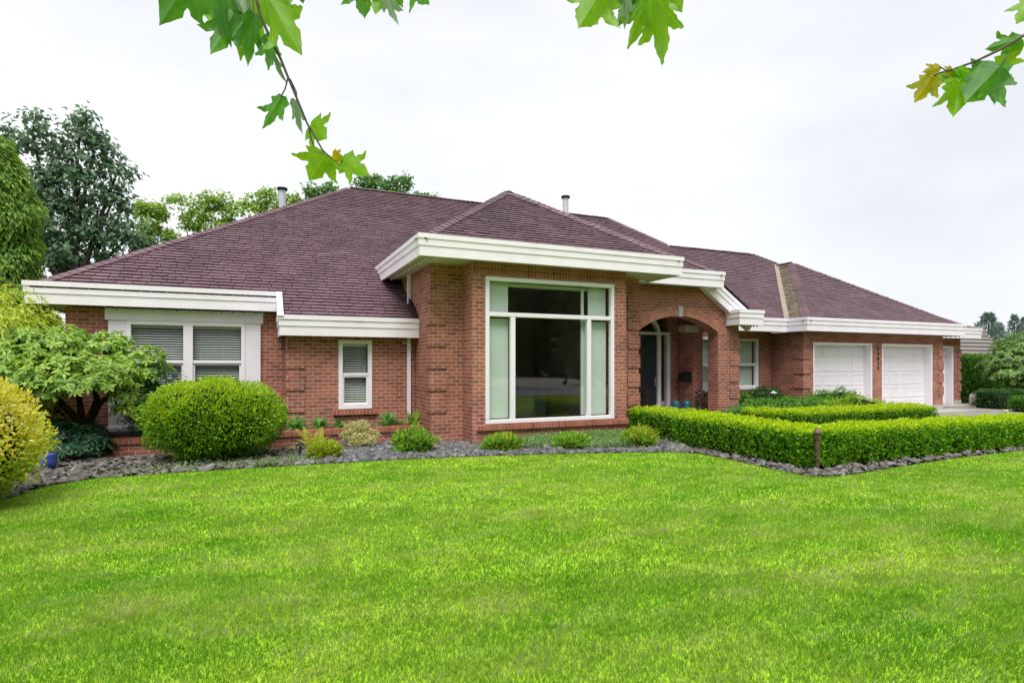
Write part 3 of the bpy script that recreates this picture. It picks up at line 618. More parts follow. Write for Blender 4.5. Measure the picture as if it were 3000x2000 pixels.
def caps(parent, p0, p1, seed=0, wd=.13, name='hip_cap', mat='roof'):
    r = random.Random(seed); mb = MB(); p0, p1 = Vector(p0), Vector(p1); d = (p1-p0).normalized(); n = int((p1-p0).length/.17)
    side = d.cross(Vector((0, 0, 1))).normalized(); upv = side.cross(d).normalized()
    for i in range(n):
        c = p0+d*(.17*i); q = c+d*.21; j = r.uniform(-.006, .006)
        lo, hi = .052+j, .03
        A = [c+side*-wd-upv*.035+upv*(lo-.03), c+upv*lo, c+side*wd-upv*.035+upv*(lo-.03)]; B = [q+side*-wd-upv*.035+upv*(hi-.03), q+upv*hi, q+side*wd-upv*.035+upv*(hi-.03)]
        dn = upv*-.024
        mb.add(A+B+[v+dn for v in A], [(0,1,4,3),(1,2,5,4),(0,6,7,1),(1,7,8,2)])
    return mb.build(name, M[mat], parent, recalc=False)
rm = MB()
main_poly = [(-3.78, 13.20), (.47, 13.20), (.47, 12.37), (3.258, 12.37), (3.258, 14.25), (8.4, 14.25), (8.4, 13.72), (12.72, 13.72), (12.72, 13.03), (21, 13.03), (21, 15.4), (18.6, 17.8), (14.4, 17.8), (12.95, 19.87), (2.9, 19.87)]
roof_plane(rm, main_poly, lambda x, y: zM(y), (0, 1), seed=1)
zr = zM(19.87)
rm.add([(-3.8, 13.17, 2.955), (2.9, 19.87, zr), (2.9, 20, zr), (-3.8, 26.7, 2.955)], [(0,3,2,1)], 1)
rm.add([(2.9, 19.875, zr), (12.95, 19.875, zr), (16.5, 26.5, 2.955), (-3.8, 26.7, 2.955)], [(0,1,2,3)], 1)
rm.add([(12.95, 19.88, zr), (14.4, 17.82, zM(17.8)), (16.5, 26.5, 2.955)], [(0,1,2)], 1)
rm.add([(14.4, 17.82, zM(17.8)), (18.6, 17.82, zM(17.8)), (19.6, 26.5, 2.955), (16.5, 26.5, 2.955)], [(0,1,2,3)], 1)
roof = rm.build('roof', [M['roof'], M['roof_base'], M['roof_butt_shadow']], H)
caps(roof, (-3.72, 13.25, 3.03), (2.9, 19.87, zr), 1); caps(roof, (2.9, 19.87, zr), (12.95, 19.87, zr), 2, name='ridge_cap'); caps(roof, (12.95, 19.87, zr), (14.4, 17.8, zM(17.8)), 3)
caps(roof, (14.4, 17.8, zM(17.8)), (18.6, 17.8, zM(17.8)), 4, name='ridge_cap'); caps(roof, (18.6, 17.8, zM(17.8)), (19.3, 17.1, zM(17.1)), 5)
rm = MB(); zb = lambda x, y: 3.87+S_*(y-10.47)
roof_plane(rm, [(2.77, 10.5), (8.84, 10.5), (5.805, 13.535)], zb, (0, 1), seed=2)
roof_plane(rm, [(2.77, 10.5), (5.805, 13.535), (5.805, 17.58), (2.77, 14.52)], lambda x, y: 3.87+S_*(x-2.74), (1, 0), seed=3)
roof_plane(rm, [(8.84, 10.5), (8.84, 14.52), (5.805, 17.58), (5.805, 13.535)], lambda x, y: 3.87+S_*(8.87-x), (-1, 0), seed=4)
rb = rm.build('roof', [M['roof'], M['roof_base'], M['roof_butt_shadow']], H)
ap = (5.805, 13.535, 3.87+S_*3.065); caps(rb, (2.8, 10.53, 3.91), ap, 6); caps(rb, (8.81, 10.53, 3.91), ap, 7); caps(rb, ap, (5.805, 15.5, ap[2]), 8, name='ridge_cap')
rm = MB(); pa = (7.02, 16.0, 3.87+S_*4.28)
roof_plane(rm, [(2.9, 11.75), (11.27, 11.75), (7.02, 16.0)], lambda x, y: 3.87+S_*(y-11.72), (0, 1), seed=5)
roof_plane(rm, [(11.27, 11.75), (11.3, 12.03), (12.66, 12.03), (12.66, 13.2), (7.02, 18.79), (7.02, 16.0)], lambda x, y: 3.87+S_*(11.3-x), (-1, 0), seed=6)
rp = rm.build('roof', [M['roof'], M['roof_base'], M['roof_butt_shadow']], H); caps(rp, (11.25, 11.77, 3.91), pa, 9); caps(rp, pa, (7.02, 18.6, pa[2]), 10, name='ridge_cap')
rm = MB(); ga = (18.95, 16.23, 2.86+S_*3.95)
roof_plane(rm, [(15.03, 12.31), (22.87, 12.31), (18.95, 16.23)], lambda x, y: 2.86+S_*(y-12.28), (0, 1), seed=7)
roof_plane(rm, [(22.87, 12.31), (22.87, 18), (18.95, 18), (18.95, 16.23)], lambda x, y: 2.86+S_*(22.9-x), (-1, 0), seed=8)
rg = rm.build('roof', [M['roof'], M['roof_base'], M['roof_butt_shadow']], H); caps(rg, (15.06, 12.34, 2.9), ga, 11); caps(rg, (22.84, 12.34, 2.9), ga, 12); caps(rg, ga, (18.95, 17.0, ga[2]), 13, name='ridge_cap')
rm = MB(); roof_plane(rm, [(15.03, 12.31), (18.95, 16.23), (18.95, 16.94), (15.03, 13.0)], lambda x, y: 2.86+S_*(x-15.0), (1, 0), seed=9)
tag(rm.build('roof', [M['roof_worn'], M['roof_base'], M['roof_butt_shadow']], H), 'weathered tan roof slope between the valley and the garage hip')
mb = MB(); a, b = Vector((15.03, 13.03, 2.9)), Vector((18.95, 16.94, 5.51)); d = (b-a).normalized(); sd_ = Vector((.7, -.7, 0)); nn = d.cross(sd_).normalized(); nn = nn if nn.z > 0 else -nn
mb.obox((a+b)/2+nn*.03, d*(b-a).length/2, sd_.normalized()*.075, nn*.006); mb.build('valley_flashing', M['valley'], rg)
rm = MB(); z3 = lambda x, y: 2.88+.58*(y-13.6)
roof_plane(rm, [(22.7, 13.63), (26.37, 13.63), (24.53, 15.47)], lambda x, y: 2.88+S_*.87*(y-13.6), (0, 1), seed=10)
rm.add([(26.37, 13.63, 2.87), (26.37, 20, 2.87), (24.53, 20, 3.94), (24.53, 15.47, 3.94)], [(0,1,2,3)], 1)
rt = rm.build('roof', [M['roof'], M['roof_base'], M['roof_butt_shadow']], H); caps(rt, (26.34, 13.66, 2.92), (24.53, 15.47, 3.97), 14)
# small cricket flashing where the low roof meets the bay pier
mb = MB(); mb.obox((3.20, 12.85, zM(12.85)+.09), (.012, 0, 0), Vector((0, .45, .45*S_)), (0, -.05, .08)); mb.build('step_flashing', M['roof_base'], roof)

# --- flue pipes
for px, pyt, pyb, Y in ((827, 551, 640, 20.6), (1657, 575, 660, 19.2)):
    t = onY(px, pyt, Y); b = onY(px, pyb, Y); mb = MB(); mb.lathe((t.x, Y, b.z), [(.11, 0), (.11, t.z-b.z-.06)], 14)
    fo = mb.build('flue_pipe', M['steel'], H, smooth=False)
    m2 = MB(); h = t.z; m2.lathe((t.x, Y, h-.085), [(.125, 0), (.165, .012), (.165, .03), (.11, .035), (.11, .055), (.17, .06), (.165, .085), (.05, .10)], 14); m2.build('flue_cap', M['black'], fo)

# --- windows
def frame_rect(mb, x0, x1, z0, z1, w_, y0, y1, wb=None):
    wb = wb or w_
    mb.box(x0, x1, y0, y1, z1-w_, z1); mb.box(x0, x1, y0, y1, z0, z0+wb); mb.box(x0, x0+w_, y0, y1, z0+wb, z1-w_); mb.box(x1-w_, x1, y0, y1, z0+wb, z1-w_)
def pane(par, x0, x1, z0, z1, y):
    mb = MB(); mb.add([(x0,y,z0),(x1,y,z0),(x1,y,z1),(x0,y,z1)], [(0,1,2,3)]); mb.build('pane', M['glass'], par)
def blinds(par, x0, x1, z0, z1, y, pitch=.05, tilt=R(36), bottom=None):
    mb = MB(); z = z1-.05; hx = (x1-x0)/2; cx = (x0+x1)/2
    mb.box(x0, x1, y-.02, y+.025, z1-.045, z1)
    while z > (bottom or z0)+.01:
        mb.obox((cx, y, z), (hx, 0, 0), Vector((0, math.cos(tilt), math.sin(tilt)))*.021, Vector((0, -math.sin(tilt), math.cos(tilt)))*.0012); z -= pitch
    for t in (.14, .63): mb.box(x0+(x1-x0)*t-.002, x0+(x1-x0)*t+.002, y-.024, y-.022, z, z1)
    mb.box(x0, x1, y-.02, y+.02, z-.012, z+.012)
    return mb.build('blind', M['blind'], par)
def dark_room(x0, x1, y0, y1, z0, z1, par):
    mb = MB(); mb.add([(x0,y0,z0),(x1,y0,z0),(x1,y1,z0),(x0,y1,z0),(x0,y0,z1),(x1,y0,z1),(x1,y1,z1),(x0,y1,z1)], [(0,1,2,3),(7,6,5,4),(1,2,6,5),(2,3,7,6),(3,0,4,7)])
    return mb.build('interior', M['room'], par)
# big bay window
yw = YB+.045
mb = MB(); x0, x1, z0, z1 = BW; tz0, tz1 = 2.545, 2.635
frame_rect(mb, x0+.002, x1-.002, z0+.002, z1-.002, .085, YB-.02, YB+.09)
mb.box(x0+.087, x1-.087, YB-.012, YB+.085, tz0, tz1)
ml = (XY(1496, YB), XY(1510, YB)); mr_ = (XY(1720, YB), XY(1732, YB))
for a, b in (ml, mr_): mb.box(a, b, YB-.012, YB+.085, z0+.087, tz0-.001)
bw = mb.build('window', M['white_trim'], H, bevel=.012)
tag(bw, 'tall white framed picture window of the bay with a transom light')
for a, b, c, d in ((x0+.087, x1-.087, tz1, z1-.087), (x0+.087, ml[0], z0+.087, tz0), (ml[1], mr_[0], z0+.087, tz0), (mr_[1], x1-.087, z0+.087, tz0)): pane(bw, a, b, c, d, YB+.05)
mb = MB()
cl = (x0+.09, XY(1492, YB)+.04); crr = (XY(1728, YB)+.05, XY(1779, YB)+.06)
for a, b in (cl, crr):
    mb.box(a, b, YB+.15, YB+.156, z0+.10, tz0-.03); mb.box(a, b, YB+.162, YB+.168, tz1-.03, z1-.09)
mb.box(XY(1708, YB)+.05, XY(1712, YB)+.07, YB+.15, YB+.20, z0+.1, z1-.1)
mb.box(XY(1714, YB)+.05, XY(1722, YB)+.06, YB+.15, YB+.156, z0+.1, tz0)
mb.box(x0+.09, x1-.09, YB+.20, YB+.25, z1-.16, z1-.09)
mb.build('curtain', M['curtain'], bw)
rmo = dark_room(3.97, 7.56, YB+.27, 15.6, .02, 3.6, bw)
mb = MB(); mb.box(5.6, 6.6, 15.2, 15.5, .4, 2.3); mb.box(4.6, 6.8, 13.2, 14.0, .02, .75); mb.box(4.6, 6.8, 13.9, 14.1, .75, 1.1); mb.build('interior_sofa', M['room_pale'], rmo, bevel=.05)
# left bedroom window in its white surround
yl = Y1-.06
mb = MB(); xa, xb = WL
mb.box(xa, xa+.30, yl, Y1+.02, .28, 2.44); mb.box(xb-.30, xb, yl, Y1+.02, .28, 2.44); mb.box(xa-.05, xb+.05, yl-.025, Y1+.02, 2.44, 2.67)
mb.box(xa, xb, yl-.002, Y1-.03, -.05, .278); mb.box(xa-.03, xb+.03, yl-.05, Y1, .28, .36); mb.box(xa+.3, xb-.3, yl, Y1+.02, .36, .52)
lw = mb.build('window', M['white'], H, bevel=.006); tag(lw, 'wide double window in a deep white surround with half closed blinds')
ya = Y1-.045; mid = (XY(538, Y1), XY(566, Y1)); zt, zm, zbm = 2.40, 1.63, .52
mb = MB(); frame_rect(mb, xa+.301, xb-.301, zbm+.002, 2.438, .075, ya-.03, ya+.1); mb.box(mid[0], mid[1], ya-.035, ya+.1, zbm+.08, 2.36)
for a, b in ((xa+.377, mid[0]-.001), (mid[1]+.001, xb-.377)): mb.box(a, b, ya-.02, ya+.08, zm-.03, zm+.03); frame_rect(mb, a, b, zbm+.078, zm-.031, .035, ya+.01, ya+.07)
lf = mb.build('window_frame', M['white_trim'], lw, bevel=.006)
for a, b in ((xa+.376, mid[0]), (mid[1], xb-.376)):
    pane(lw, a, b, zm+.03, 2.362, ya+.04); pane(lw, a+.035, b-.035, zbm+.113, zm-.066, ya+.05)
    blinds(lw, a+.01, b-.01, zbm+.1, 2.36, ya+.13)
dark_room(xa+.2, xb-.2, Y1+.27, 16, .4, 2.65, lw)
# double-hung windows
def sash_window(w4, y, label, kind):
    x0, x1, z0, z1 = w4; mb = MB(); frame_rect(mb, x0+.002, x1-.002, z0+.002, z1-.002, .085, y-.03, y+.09, .10)
    zc = z0+(z1-z0)*.5; a, b = x0+.088, x1-.088
    mb.box(a, b, y-.012, y+.08, zc-.028, zc+.028); frame_rect(mb, a, b, z0+.103, zc-.03, .032, y+.0, y+.07)
    o = mb.build('window', M['white_trim'], H, bevel=.006); tag(o, label)
    pane(o, a, b, zc+.028, z1-.088, y+.035); pane(o, a+.032, b-.032, z0+.136, zc-.062, y+.045)
    if kind == 'blind': blinds(o, a+.01, b-.01, z0+.1, z1-.09, y+.12, .05, R(32))
    else:
        mb = MB(); mb.box(a+.12 if kind == 'part' else a, b-.02, y+.14, y+.146, z0+.1, z1-.09); mb.build('curtain', M['curtain'], o)
    dark_room(x0-.1, x1+.1, y+.27, y+1.8, z0-.2, z1+.15, o)
sash_window(swin, Y2, 'narrow white sash window with closed blinds over a brick sill', 'blind')
sash_window(win_a, YW, 'white sash window seen through the side of the porch', 'full')
sash_window(win_b, YW, 'white sash window with pale curtain beside the garage', 'part')

# --- porch: floor, ceiling, door
mb = MB(); mb.box(8.36, 12.3, 12.3, 13.925, -.05, .1); mb.build('porch_floor', M['concrete'], H)
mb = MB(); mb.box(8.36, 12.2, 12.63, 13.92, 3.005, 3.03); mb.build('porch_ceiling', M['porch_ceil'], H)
bm1 = onY(1990, 957, 13.3); mb = MB(); mb.box(11.06, 11.555, 13.0, 13.3, 2.50, 2.68); mb.build('porch_beam', M['soffit'], H)
yd = YW; hd = 2.45
mx0, mx1, sx1, fx1 = XY(1925, yd), XY(1935, yd), XY(1952, yd), XY(1962, yd); dl = mx0-.94
mb = MB(); mb.box(mx0, mx1, yd-.03, yd+.1, .1, hd); mb.box(sx1, fx1, yd-.03, yd+.1, .1, hd); mb.box(dl-.1, dl, yd-.03, yd+.1, .1, hd); mb.box(dl-.1, fx1, yd-.035, yd+.1, hd, hd+.075)
cx = (dl+mx0)/2+.03; n = 22
for i in range(n):
    q0, q1 = math.pi*i/n, math.pi*(i+1)/n
    for (a0, b0, a1, b1) in ((.53, .45, .44, .36),):
        P = [(cx+a0*math.cos(q0), hd+.075+b0*math.sin(q0)), (cx+a0*math.cos(q1), hd+.075+b0*math.sin(q1)), (cx+a1*math.cos(q1), hd+.075+b1*math.sin(q1)), (cx+a1*math.cos(q0), hd+.075+b1*math.sin(q0))]
        mb.add([(x, yd-.03, z) for x, z in P]+[(x, yd+.1, z) for x, z in P], [(0,1,2,3),(0,4,5,1),(2,6,7,3)])
dfr = mb.build('door_frame', M['white_trim'], H, recalc=True)
mb = MB(); mb.box(dl+.002, mx0-.002, yd+.03, yd+.08, .1, hd-.002)
for r0, r1 in ((.18, .95), (1.10, 1.85), (1.98, 2.34)):
    for k in (0, 1):
        a = dl+.11+k*.40; mb.box(a, a+.31, yd+.012, yd+.031, r0+.1, r1)
door = mb.build('door', M['door_dark'], H, bevel=.012); tag(door, 'dark panelled front door inside the arched porch')
mb = MB(); mb.lathe((mx0-.07, yd+.0, 1.05), [(.03, 0), (.03, .05)], 10); mb.box(mx0-.08, mx0-.06, yd-.04, yd+.03, .95, 1.2); mb.build('handle', M['steel'], door)
mb = MB(); mb.add([(mx1,yd+.04,.1),(sx1,yd+.04,.1),(sx1,yd+.04,hd),(mx1,yd+.04,hd)], [(0,1,2,3)]); mb.add([(dl,yd+.05,hd+.06),(mx0+.1,yd+.05,hd+.06),(mx0+.1,yd+.05,2.94),(dl,yd+.05,2.94)], [(0,1,2,3)]); sl = mb.build('sidelight', M['glass'], H)
mb = MB(); st = onY(1939, 1182, yd+.03)
for i in range(20):
    q0, q1 = 2*math.pi*i/20, 2*math.pi*(i+1)/20
    for ra, rb in ((.075, .058), (.035, .0)):
        mb.add([(st.x+.02+ra*math.cos(q0), yd+.03, st.z+ra*math.sin(q0)), (st.x+.02+ra*math.cos(q1), yd+.03, st.z+ra*math.sin(q1)), (st.x+.02+rb*math.cos(q1), yd+.03, st.z+rb*math.sin(q1)), (st.x+.02+rb*math.cos(q0), yd+.03, st.z+rb*math.sin(q0))], [(3,2,1,0)])
mb.build('sticker', M['white_trim'], sl)
dark_room(dl-.1, fx1+.05, yd+.27, 16.5, .1, 2.98, H)

# --- garage doors
def garage_door(op, y, label, cols=4, rows=5):
    x0, x1, _, z1 = op; rec = .26; mb = MB(); 
    # jamb lining + head
    mb.box(x0+.001, x0+.07, y+.004, y+rec+.05, -.05, z1-.001); mb.box(x1-.07, x1-.001, y+.004, y+rec+.05, -.05, z1-.001); mb.box(x0+.071, x1-.071, y+.004, y+rec+.05, z1-.07, z1-.001)
    fr = mb.build('garage_door_frame', M['door_white'], H, bevel=.006)
    d = MB(); a, b = x0+.07, x1-.07; zt = z1-.07; yy = y+rec; d.box(a, b, yy, yy+.05, -.03, zt); rh = (zt+.03)/rows; cw = (b-a)/cols
    for r in range(rows):
        zb = -.03+rh*r
        if r: d.box(a, b, yy-.003, yy+.001, zb+.004, zb+.012)
        for c in range(cols):
            xa, xb_ = a+cw*c+.06, a+cw*(c+1)-.06; za, zc = zb+.06, zb+rh-.06
            for q in range(2):    # raised panel: bevelled ring
                pass
            o1, o2 = .0, .035
            V = [(xa,yy-.001,za),(xb_,yy-.001,za),(xb_,yy-.001,zc),(xa,yy-.001,zc),(xa+.010,yy-.02,za+.010),(xb_-.010,yy-.02,za+.010),(xb_-.010,yy-.02,zc-.010),(xa+.010,yy-.02,zc-.010),
                 (xa+.03,yy-.004,za+.03),(xb_-.03,yy-.004,za+.03),(xb_-.03,yy-.004,zc-.03),(xa+.03,yy-.004,zc-.03)]
            d.add(V, [(0,1,5,4),(1,2,6,5),(2,3,7,6),(3,0,4,7),(4,5,9,8),(5,6,10,9),(6,7,11,10),(7,4,8,11),(8,9,10,11)])
    o = d.build('garage_door', M['door_white'], H); tag(o, label)
garage_door(gd1, YG, 'white panelled garage door left of the house number'); garage_door(gd2, YG, 'white panelled garage door right of the house number'); garage_door(gd3, Y3, 'set back third white garage door', 4, 5)
# --- house number 34012, stacked
me_all = []; px = (gd1[1]+gd2[0])/2+.03
bm = bmesh.new()
for i, ch in enumerate('34012'):
    cu = bpy.data.curves.new('digit', 'FONT'); cu.body = ch; cu.size = .16; cu.extrude = .006; cu.offset = .004; cu.align_x = 'CENTER'
    to = bpy.data.objects.new('digit', cu); S.collection.objects.link(to); bpy.context.view_layer.update()
    me = bpy.data.meshes.new_from_object(to.evaluated_get(bpy.context.evaluated_depsgraph_get())); bpy.data.objects.remove(to)
    me.transform(Matrix.Translation((px, YG-.012, 2.085-.158*i-.05)) @ Matrix.Rotation(R(90), 4, 'X')); bm.from_mesh(me)
me = bpy.data.meshes.new('house_number'); bm.to_mesh(me); bm.free(); tag(link('house_number', me, M['number'], H), 'black numerals 34012 stacked on the garage pier')
# --- downspouts
def spout(pts, w_=.04, d_=.032):
    mb = MB()
    for a, b in zip(pts[:-1], pts[1:]): mb.box(min(a[0], b[0])-w_, max(a[0], b[0])+w_, min(a[1], b[1])-d_, max(a[1], b[1])+d_, min(a[2], b[2]), max(a[2], b[2]))
    mb.build('downspout', M['white'], H, bevel=.006)
spout([(3.10, 12.655, .3), (3.10, 12.655, 2.19)]); dp = onX(1198, 890, 3.20); spout([(3.205, dp.y, dp.z), (3.205, dp.y, 3.62)])

# ================================================================== SMALL FIXTURES THAT HANG ON THE HOUSE
sl_ = onY(930, 1002, Y2); sl_ = Vector((onY(1185, 1002, Y2).x, Y2, onY(1185, 1003, Y2).z))
t = thing('security_light', sl_, 'small grey twin security light under the low eave beside the downspout', 'light')
mb = MB(); mb.box(sl_.x-.05, sl_.x+.05, Y2-.05, Y2-.001, sl_.z-.035, sl_.z+.035); mb.build('mount', M['concrete'], t)
for dz, dx in ((.01, .09), (-.07, .10)):
    mb = MB(); mb.lathe((sl_.x+dx, Y2-.08, sl_.z+dz), [(.015, .05), (.03, .03), (.042, -.03), (.036, -.032)], 10); mb.build('lamp_head', M['bulb_white'], t, smooth=True)
ml_ = onX(2012, 1105, 11.55); t = thing('mailbox', (11.55, ml_.y, ml_.z), 'black wall mailbox in the shaded porch', 'mailbox')
mb = MB(); y0, y1 = ml_.y-.2, ml_.y+.2; mb.box(11.40, 11.555, y0, y1, ml_.z-.13, ml_.z+.08); mb.build('body', M['black'], t, bevel=.012)
mb = MB(); mb.add([(11.39,y0-.01,ml_.z+.082),(11.555,y0-.01,ml_.z+.15),(11.555,y1+.01,ml_.z+.15),(11.39,y1+.01,ml_.z+.082),(11.39,y0-.01,ml_.z+.06),(11.39,y1+.01,ml_.z+.06)], [(0,1,2,3),(4,0,3,5)]); mb.build('lid', M['black'], t)
def string_lights(pts, n, label, mat, drop=.035, sag=.012):
    mb = MB(); P = [Vector(p) for p in pts]; L_ = [(b-a).length for a, b in zip(P[:-1], P[1:])]; tot = sum(L_); pos = []
    for i in range(n):
        s = tot*(i+.5)/n+random.uniform(-.03, .03)*tot/n*4; s = min(max(s, .001), tot-.001)
        for a, b, l_ in zip(P[:-1], P[1:], L_):
            if s <= l_: pos.append(a+(b-a)*(s/l_)); break
            s -= l_
    wire = []
    for a, b in zip(pos[:-1], pos[1:]): wire += [a, (a+b)/2-Vector((0, 0, sag))]
    wire.append(pos[-1]); mb.tube(wire, .004, 4, 0)
    for p in pos: mb.lathe(p-Vector((0, 0, drop+.03)), [(.003, 0), (.012, .012), (.014, .026), (.009, .045), (.007, .06)], 7, 1)
    o = mb.build('string_lights', [M['wire'], mat]); tag(o, label, 'string lights', 'string lights clipped under the eaves'); return o
string_lights([(-2.7, 13.23, 2.70), (.3, 13.23, 2.70)], 15, 'dark blue bulbs strung under the left eave above the bedroom window', M['bulb_blue'], .05)
string_lights([(-3.6, 13.4, 2.69), (-3.6, 16.5, 2.69)], 18, 'dark blue bulbs strung down the left gable side eave', M['bulb_blue'])
string_lights([(3.2, 10.6, 3.62), (2.95, 10.7, 3.62), (2.9, 12.2, 3.6), (2.9, 13.6, 3.6)], 14, 'clear white bulbs hanging under the left return of the tall bay eave', M['bulb_white'], .05, .03)
string_lights([(11.9, 11.85, 2.65), (12.6, 11.85, 2.65)], 6, 'dark blue bulbs under the boxed eave return right of the arch', M['bulb_blue'])
string_lights([(15.2, 12.38, 2.6), (22.7, 12.38, 2.6), (22.75, 13.5, 2.6)], 60, 'tiny bulbs strung under the garage eave above the doors', M['bulb_blue'])

# ================================================================== GARDEN WALL
t = thing('planter_wall', (0, 11.9, 0), 'low red brick planter wall with a rowlock cap in front of the left windows', 'garden wall')
mb = MB(); mb.box(-5.5, 3.25, 11.90, 12.1, -.1, .195); mb.build('wall', M['brick'], t, uv=True)
mb = MB(); n = int(8.72/.0745)
for i in range(n): mb.box(-5.5+.0745*i+.004, -5.5+.0745*(i+1)-.004, 11.855, 12.12, .205, .305)
mb.build('cap', M['brick_piece'], t, bevel=.004)
mb = MB(); mb.box(-5.5, 3.212, 11.87, 12.105, .196, .29); mb.build('cap_bed', M['mortar'], t)
sheet('planter_soil', [(-5.5, 12.1), (3.25, 12.1), (3.25, 12.69), (.58, 12.69), (.58, 13.45), (-5.5, 13.45)], .24, M['soil'])

# ================================================================== FOLIAGE TOOLS
def leaves(P, axis, nrm, Ln, Wd, fold=.25):
    """diamond leaves folded along the midrib -> verts, tris"""
    n = len(P); Ln = np.broadcast_to(Ln, n)[:, None]; Wd = np.broadcast_to(Wd, n)[:, None]
    a = unit(axis); s = unit(np.cross(a, nrm)); nn = np.cross(s, a)
    V = np.stack([P, P+a*Ln*.45+s*Wd*.5+nn*Wd*fold, P+a*Ln-nn*Ln*.12, P+a*Ln*.45-s*Wd*.5+nn*Wd*fold], 1)
    b = np.arange(n)[:, None]*4
    return V.reshape(-1, 3), np.concatenate([b+np.array([[0, 1, 2]]), b+np.array([[0, 2, 3]])], 0)
def oblong(P, axis, nrm, Ln, Wd, fold=.2, droop=.2):
    n = len(P); Ln = np.broadcast_to(Ln, n)[:, None]; Wd = np.broadcast_to(Wd, n)[:, None]; a = unit(axis); s = unit(np.cross(a, nrm)); nn = np.cross(s, a)
    q = lambda t, w_: P+a*Ln*t-nn*Ln*droop*t*t+s*Wd*w_+nn*Wd*fold*abs(w_)*2
    V = np.stack([q(0, 0), q(.38, .40), q(.74, .46), q(1, 0), q(.74, -.46), q(.38, -.40)], 1); b = np.arange(n)[:, None]*6
    return V.reshape(-1, 3), np.concatenate([b+np.array([t]) for t in ((0, 1, 2), (0, 2, 3), (0, 3, 4), (0, 4, 5))], 0)
def merge(parts):
    V, T, I = [], [], []; k = 0
    for i, (v, t) in enumerate(parts): V.append(v); T.append(t+k); I.append(np.full(len(t), i)); k += len(v)
    return np.concatenate(V), np.concatenate(T), np.concatenate(I)
def ell_points(n, c, r, lump=.12, shell=.28, f=2.0, seed=0, zmin=None):
    d = rdir(n); rad = 1-shell*rng.random(n)**1.6; rad = rad*(1+lump*vnoise(d, f*2.2, seed)+lump*.6*vnoise(d, f*5, seed+1))
    P = np.array(c)+d*rad[:, None]*np.array(r); N = unit(d/np.array(r))
    if zmin is not None: k = P[:, 2] > zmin; P, N = P[k], N[k]
    return P, N
def blob(c, r, lump=.1, seed=0, k=.8, n=12):
    """solid dark core added inside a shrub to block light"""
    bm = bmesh.new(); bmesh.ops.create_icosphere(bm, subdivisions=3, radius=1); P = np.array([v.co[:] for v in bm.verts]); T = np.array([[v.index for v in f.verts] for f in bm.faces]); bm.free()
    rad = k*(1+lump*vnoise(P, 4.4, seed)); return np.array(c)+P*rad[:, None]*np.array(r), T
M['core'] = plain('light blocking core', (.014, .022, .008), .95, .05, 0, .5, 9)  # near-black filler, added inside foliage to stop light passing through
def shrub(name, c, r, n, Ln, Wd, mat, label, cat='shrub', group=None, lump=.12, up=.35, out=.8, shell=.28, seed=0, core=.78, mat2=None, top_bias=.6, jit=.6):
    c = np.array(c, float); r = np.array(r, float)
    P, N = ell_points(n, c, r, lump, shell, seed=seed, zmin=.0)
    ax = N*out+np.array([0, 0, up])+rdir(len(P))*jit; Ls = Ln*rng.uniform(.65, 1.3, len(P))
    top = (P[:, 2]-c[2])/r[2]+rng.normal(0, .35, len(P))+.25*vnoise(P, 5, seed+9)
    parts = []
    if mat2 is None: parts.append(leaves(P, ax, N+rdir(len(P))*.5, Ls, Ls*Wd/Ln))
    else:
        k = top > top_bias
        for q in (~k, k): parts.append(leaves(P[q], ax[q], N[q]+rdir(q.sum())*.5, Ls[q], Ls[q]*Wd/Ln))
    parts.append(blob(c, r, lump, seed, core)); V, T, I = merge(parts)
    o = np_mesh(name, V, T, [mat]+([mat2] if mat2 else [])+[M['core']], None, I); return tag(o, label, cat, group)
def rosettes(P, N, k, Ln, Wd, drop=.25):
    """whorls of k long leaves round each shoot tip"""
    n = len(P); N = unit(N); t = unit(np.cross(N, rdir(n))); b = np.cross(N, t); out = []
    for i in range(k):
        a = 2*math.pi*i/k+rng.uniform(-.3, .3, n); el = rng.uniform(-.15, .55, n)
        ax = (t*np.cos(a)[:, None]+b*np.sin(a)[:, None])*np.cos(el)[:, None]+N*np.sin(el)[:, None]-np.array([0, 0, drop])*rng.random(n)[:, None]
        Ls = Ln*rng.uniform(.7, 1.2, n); out.append(oblong(P+N*rng.uniform(-.02, .01, n)[:, None], ax, N, Ls, Ls*Wd/Ln, .15))
    return out
def twig_tree(mb, base, tips, r0, bend=.15, seed=0, n=6, mi=0):
    rr = random.Random(seed)
    for tp in tips:
        b, e = Vector(base), Vector(tp); L_ = (e-b).length; pts = []
        for i in range(5):
            q = i/4; p = b.lerp(e, q); p += Vector((rr.uniform(-1, 1), rr.uniform(-1, 1), rr.uniform(-.3, .5)))*bend*L_*.35*math.sin(math.pi*q); pts.append(p)
        mb.tube(pts, [r0*(1-.82*i/4) for i in range(5)], n, mi)

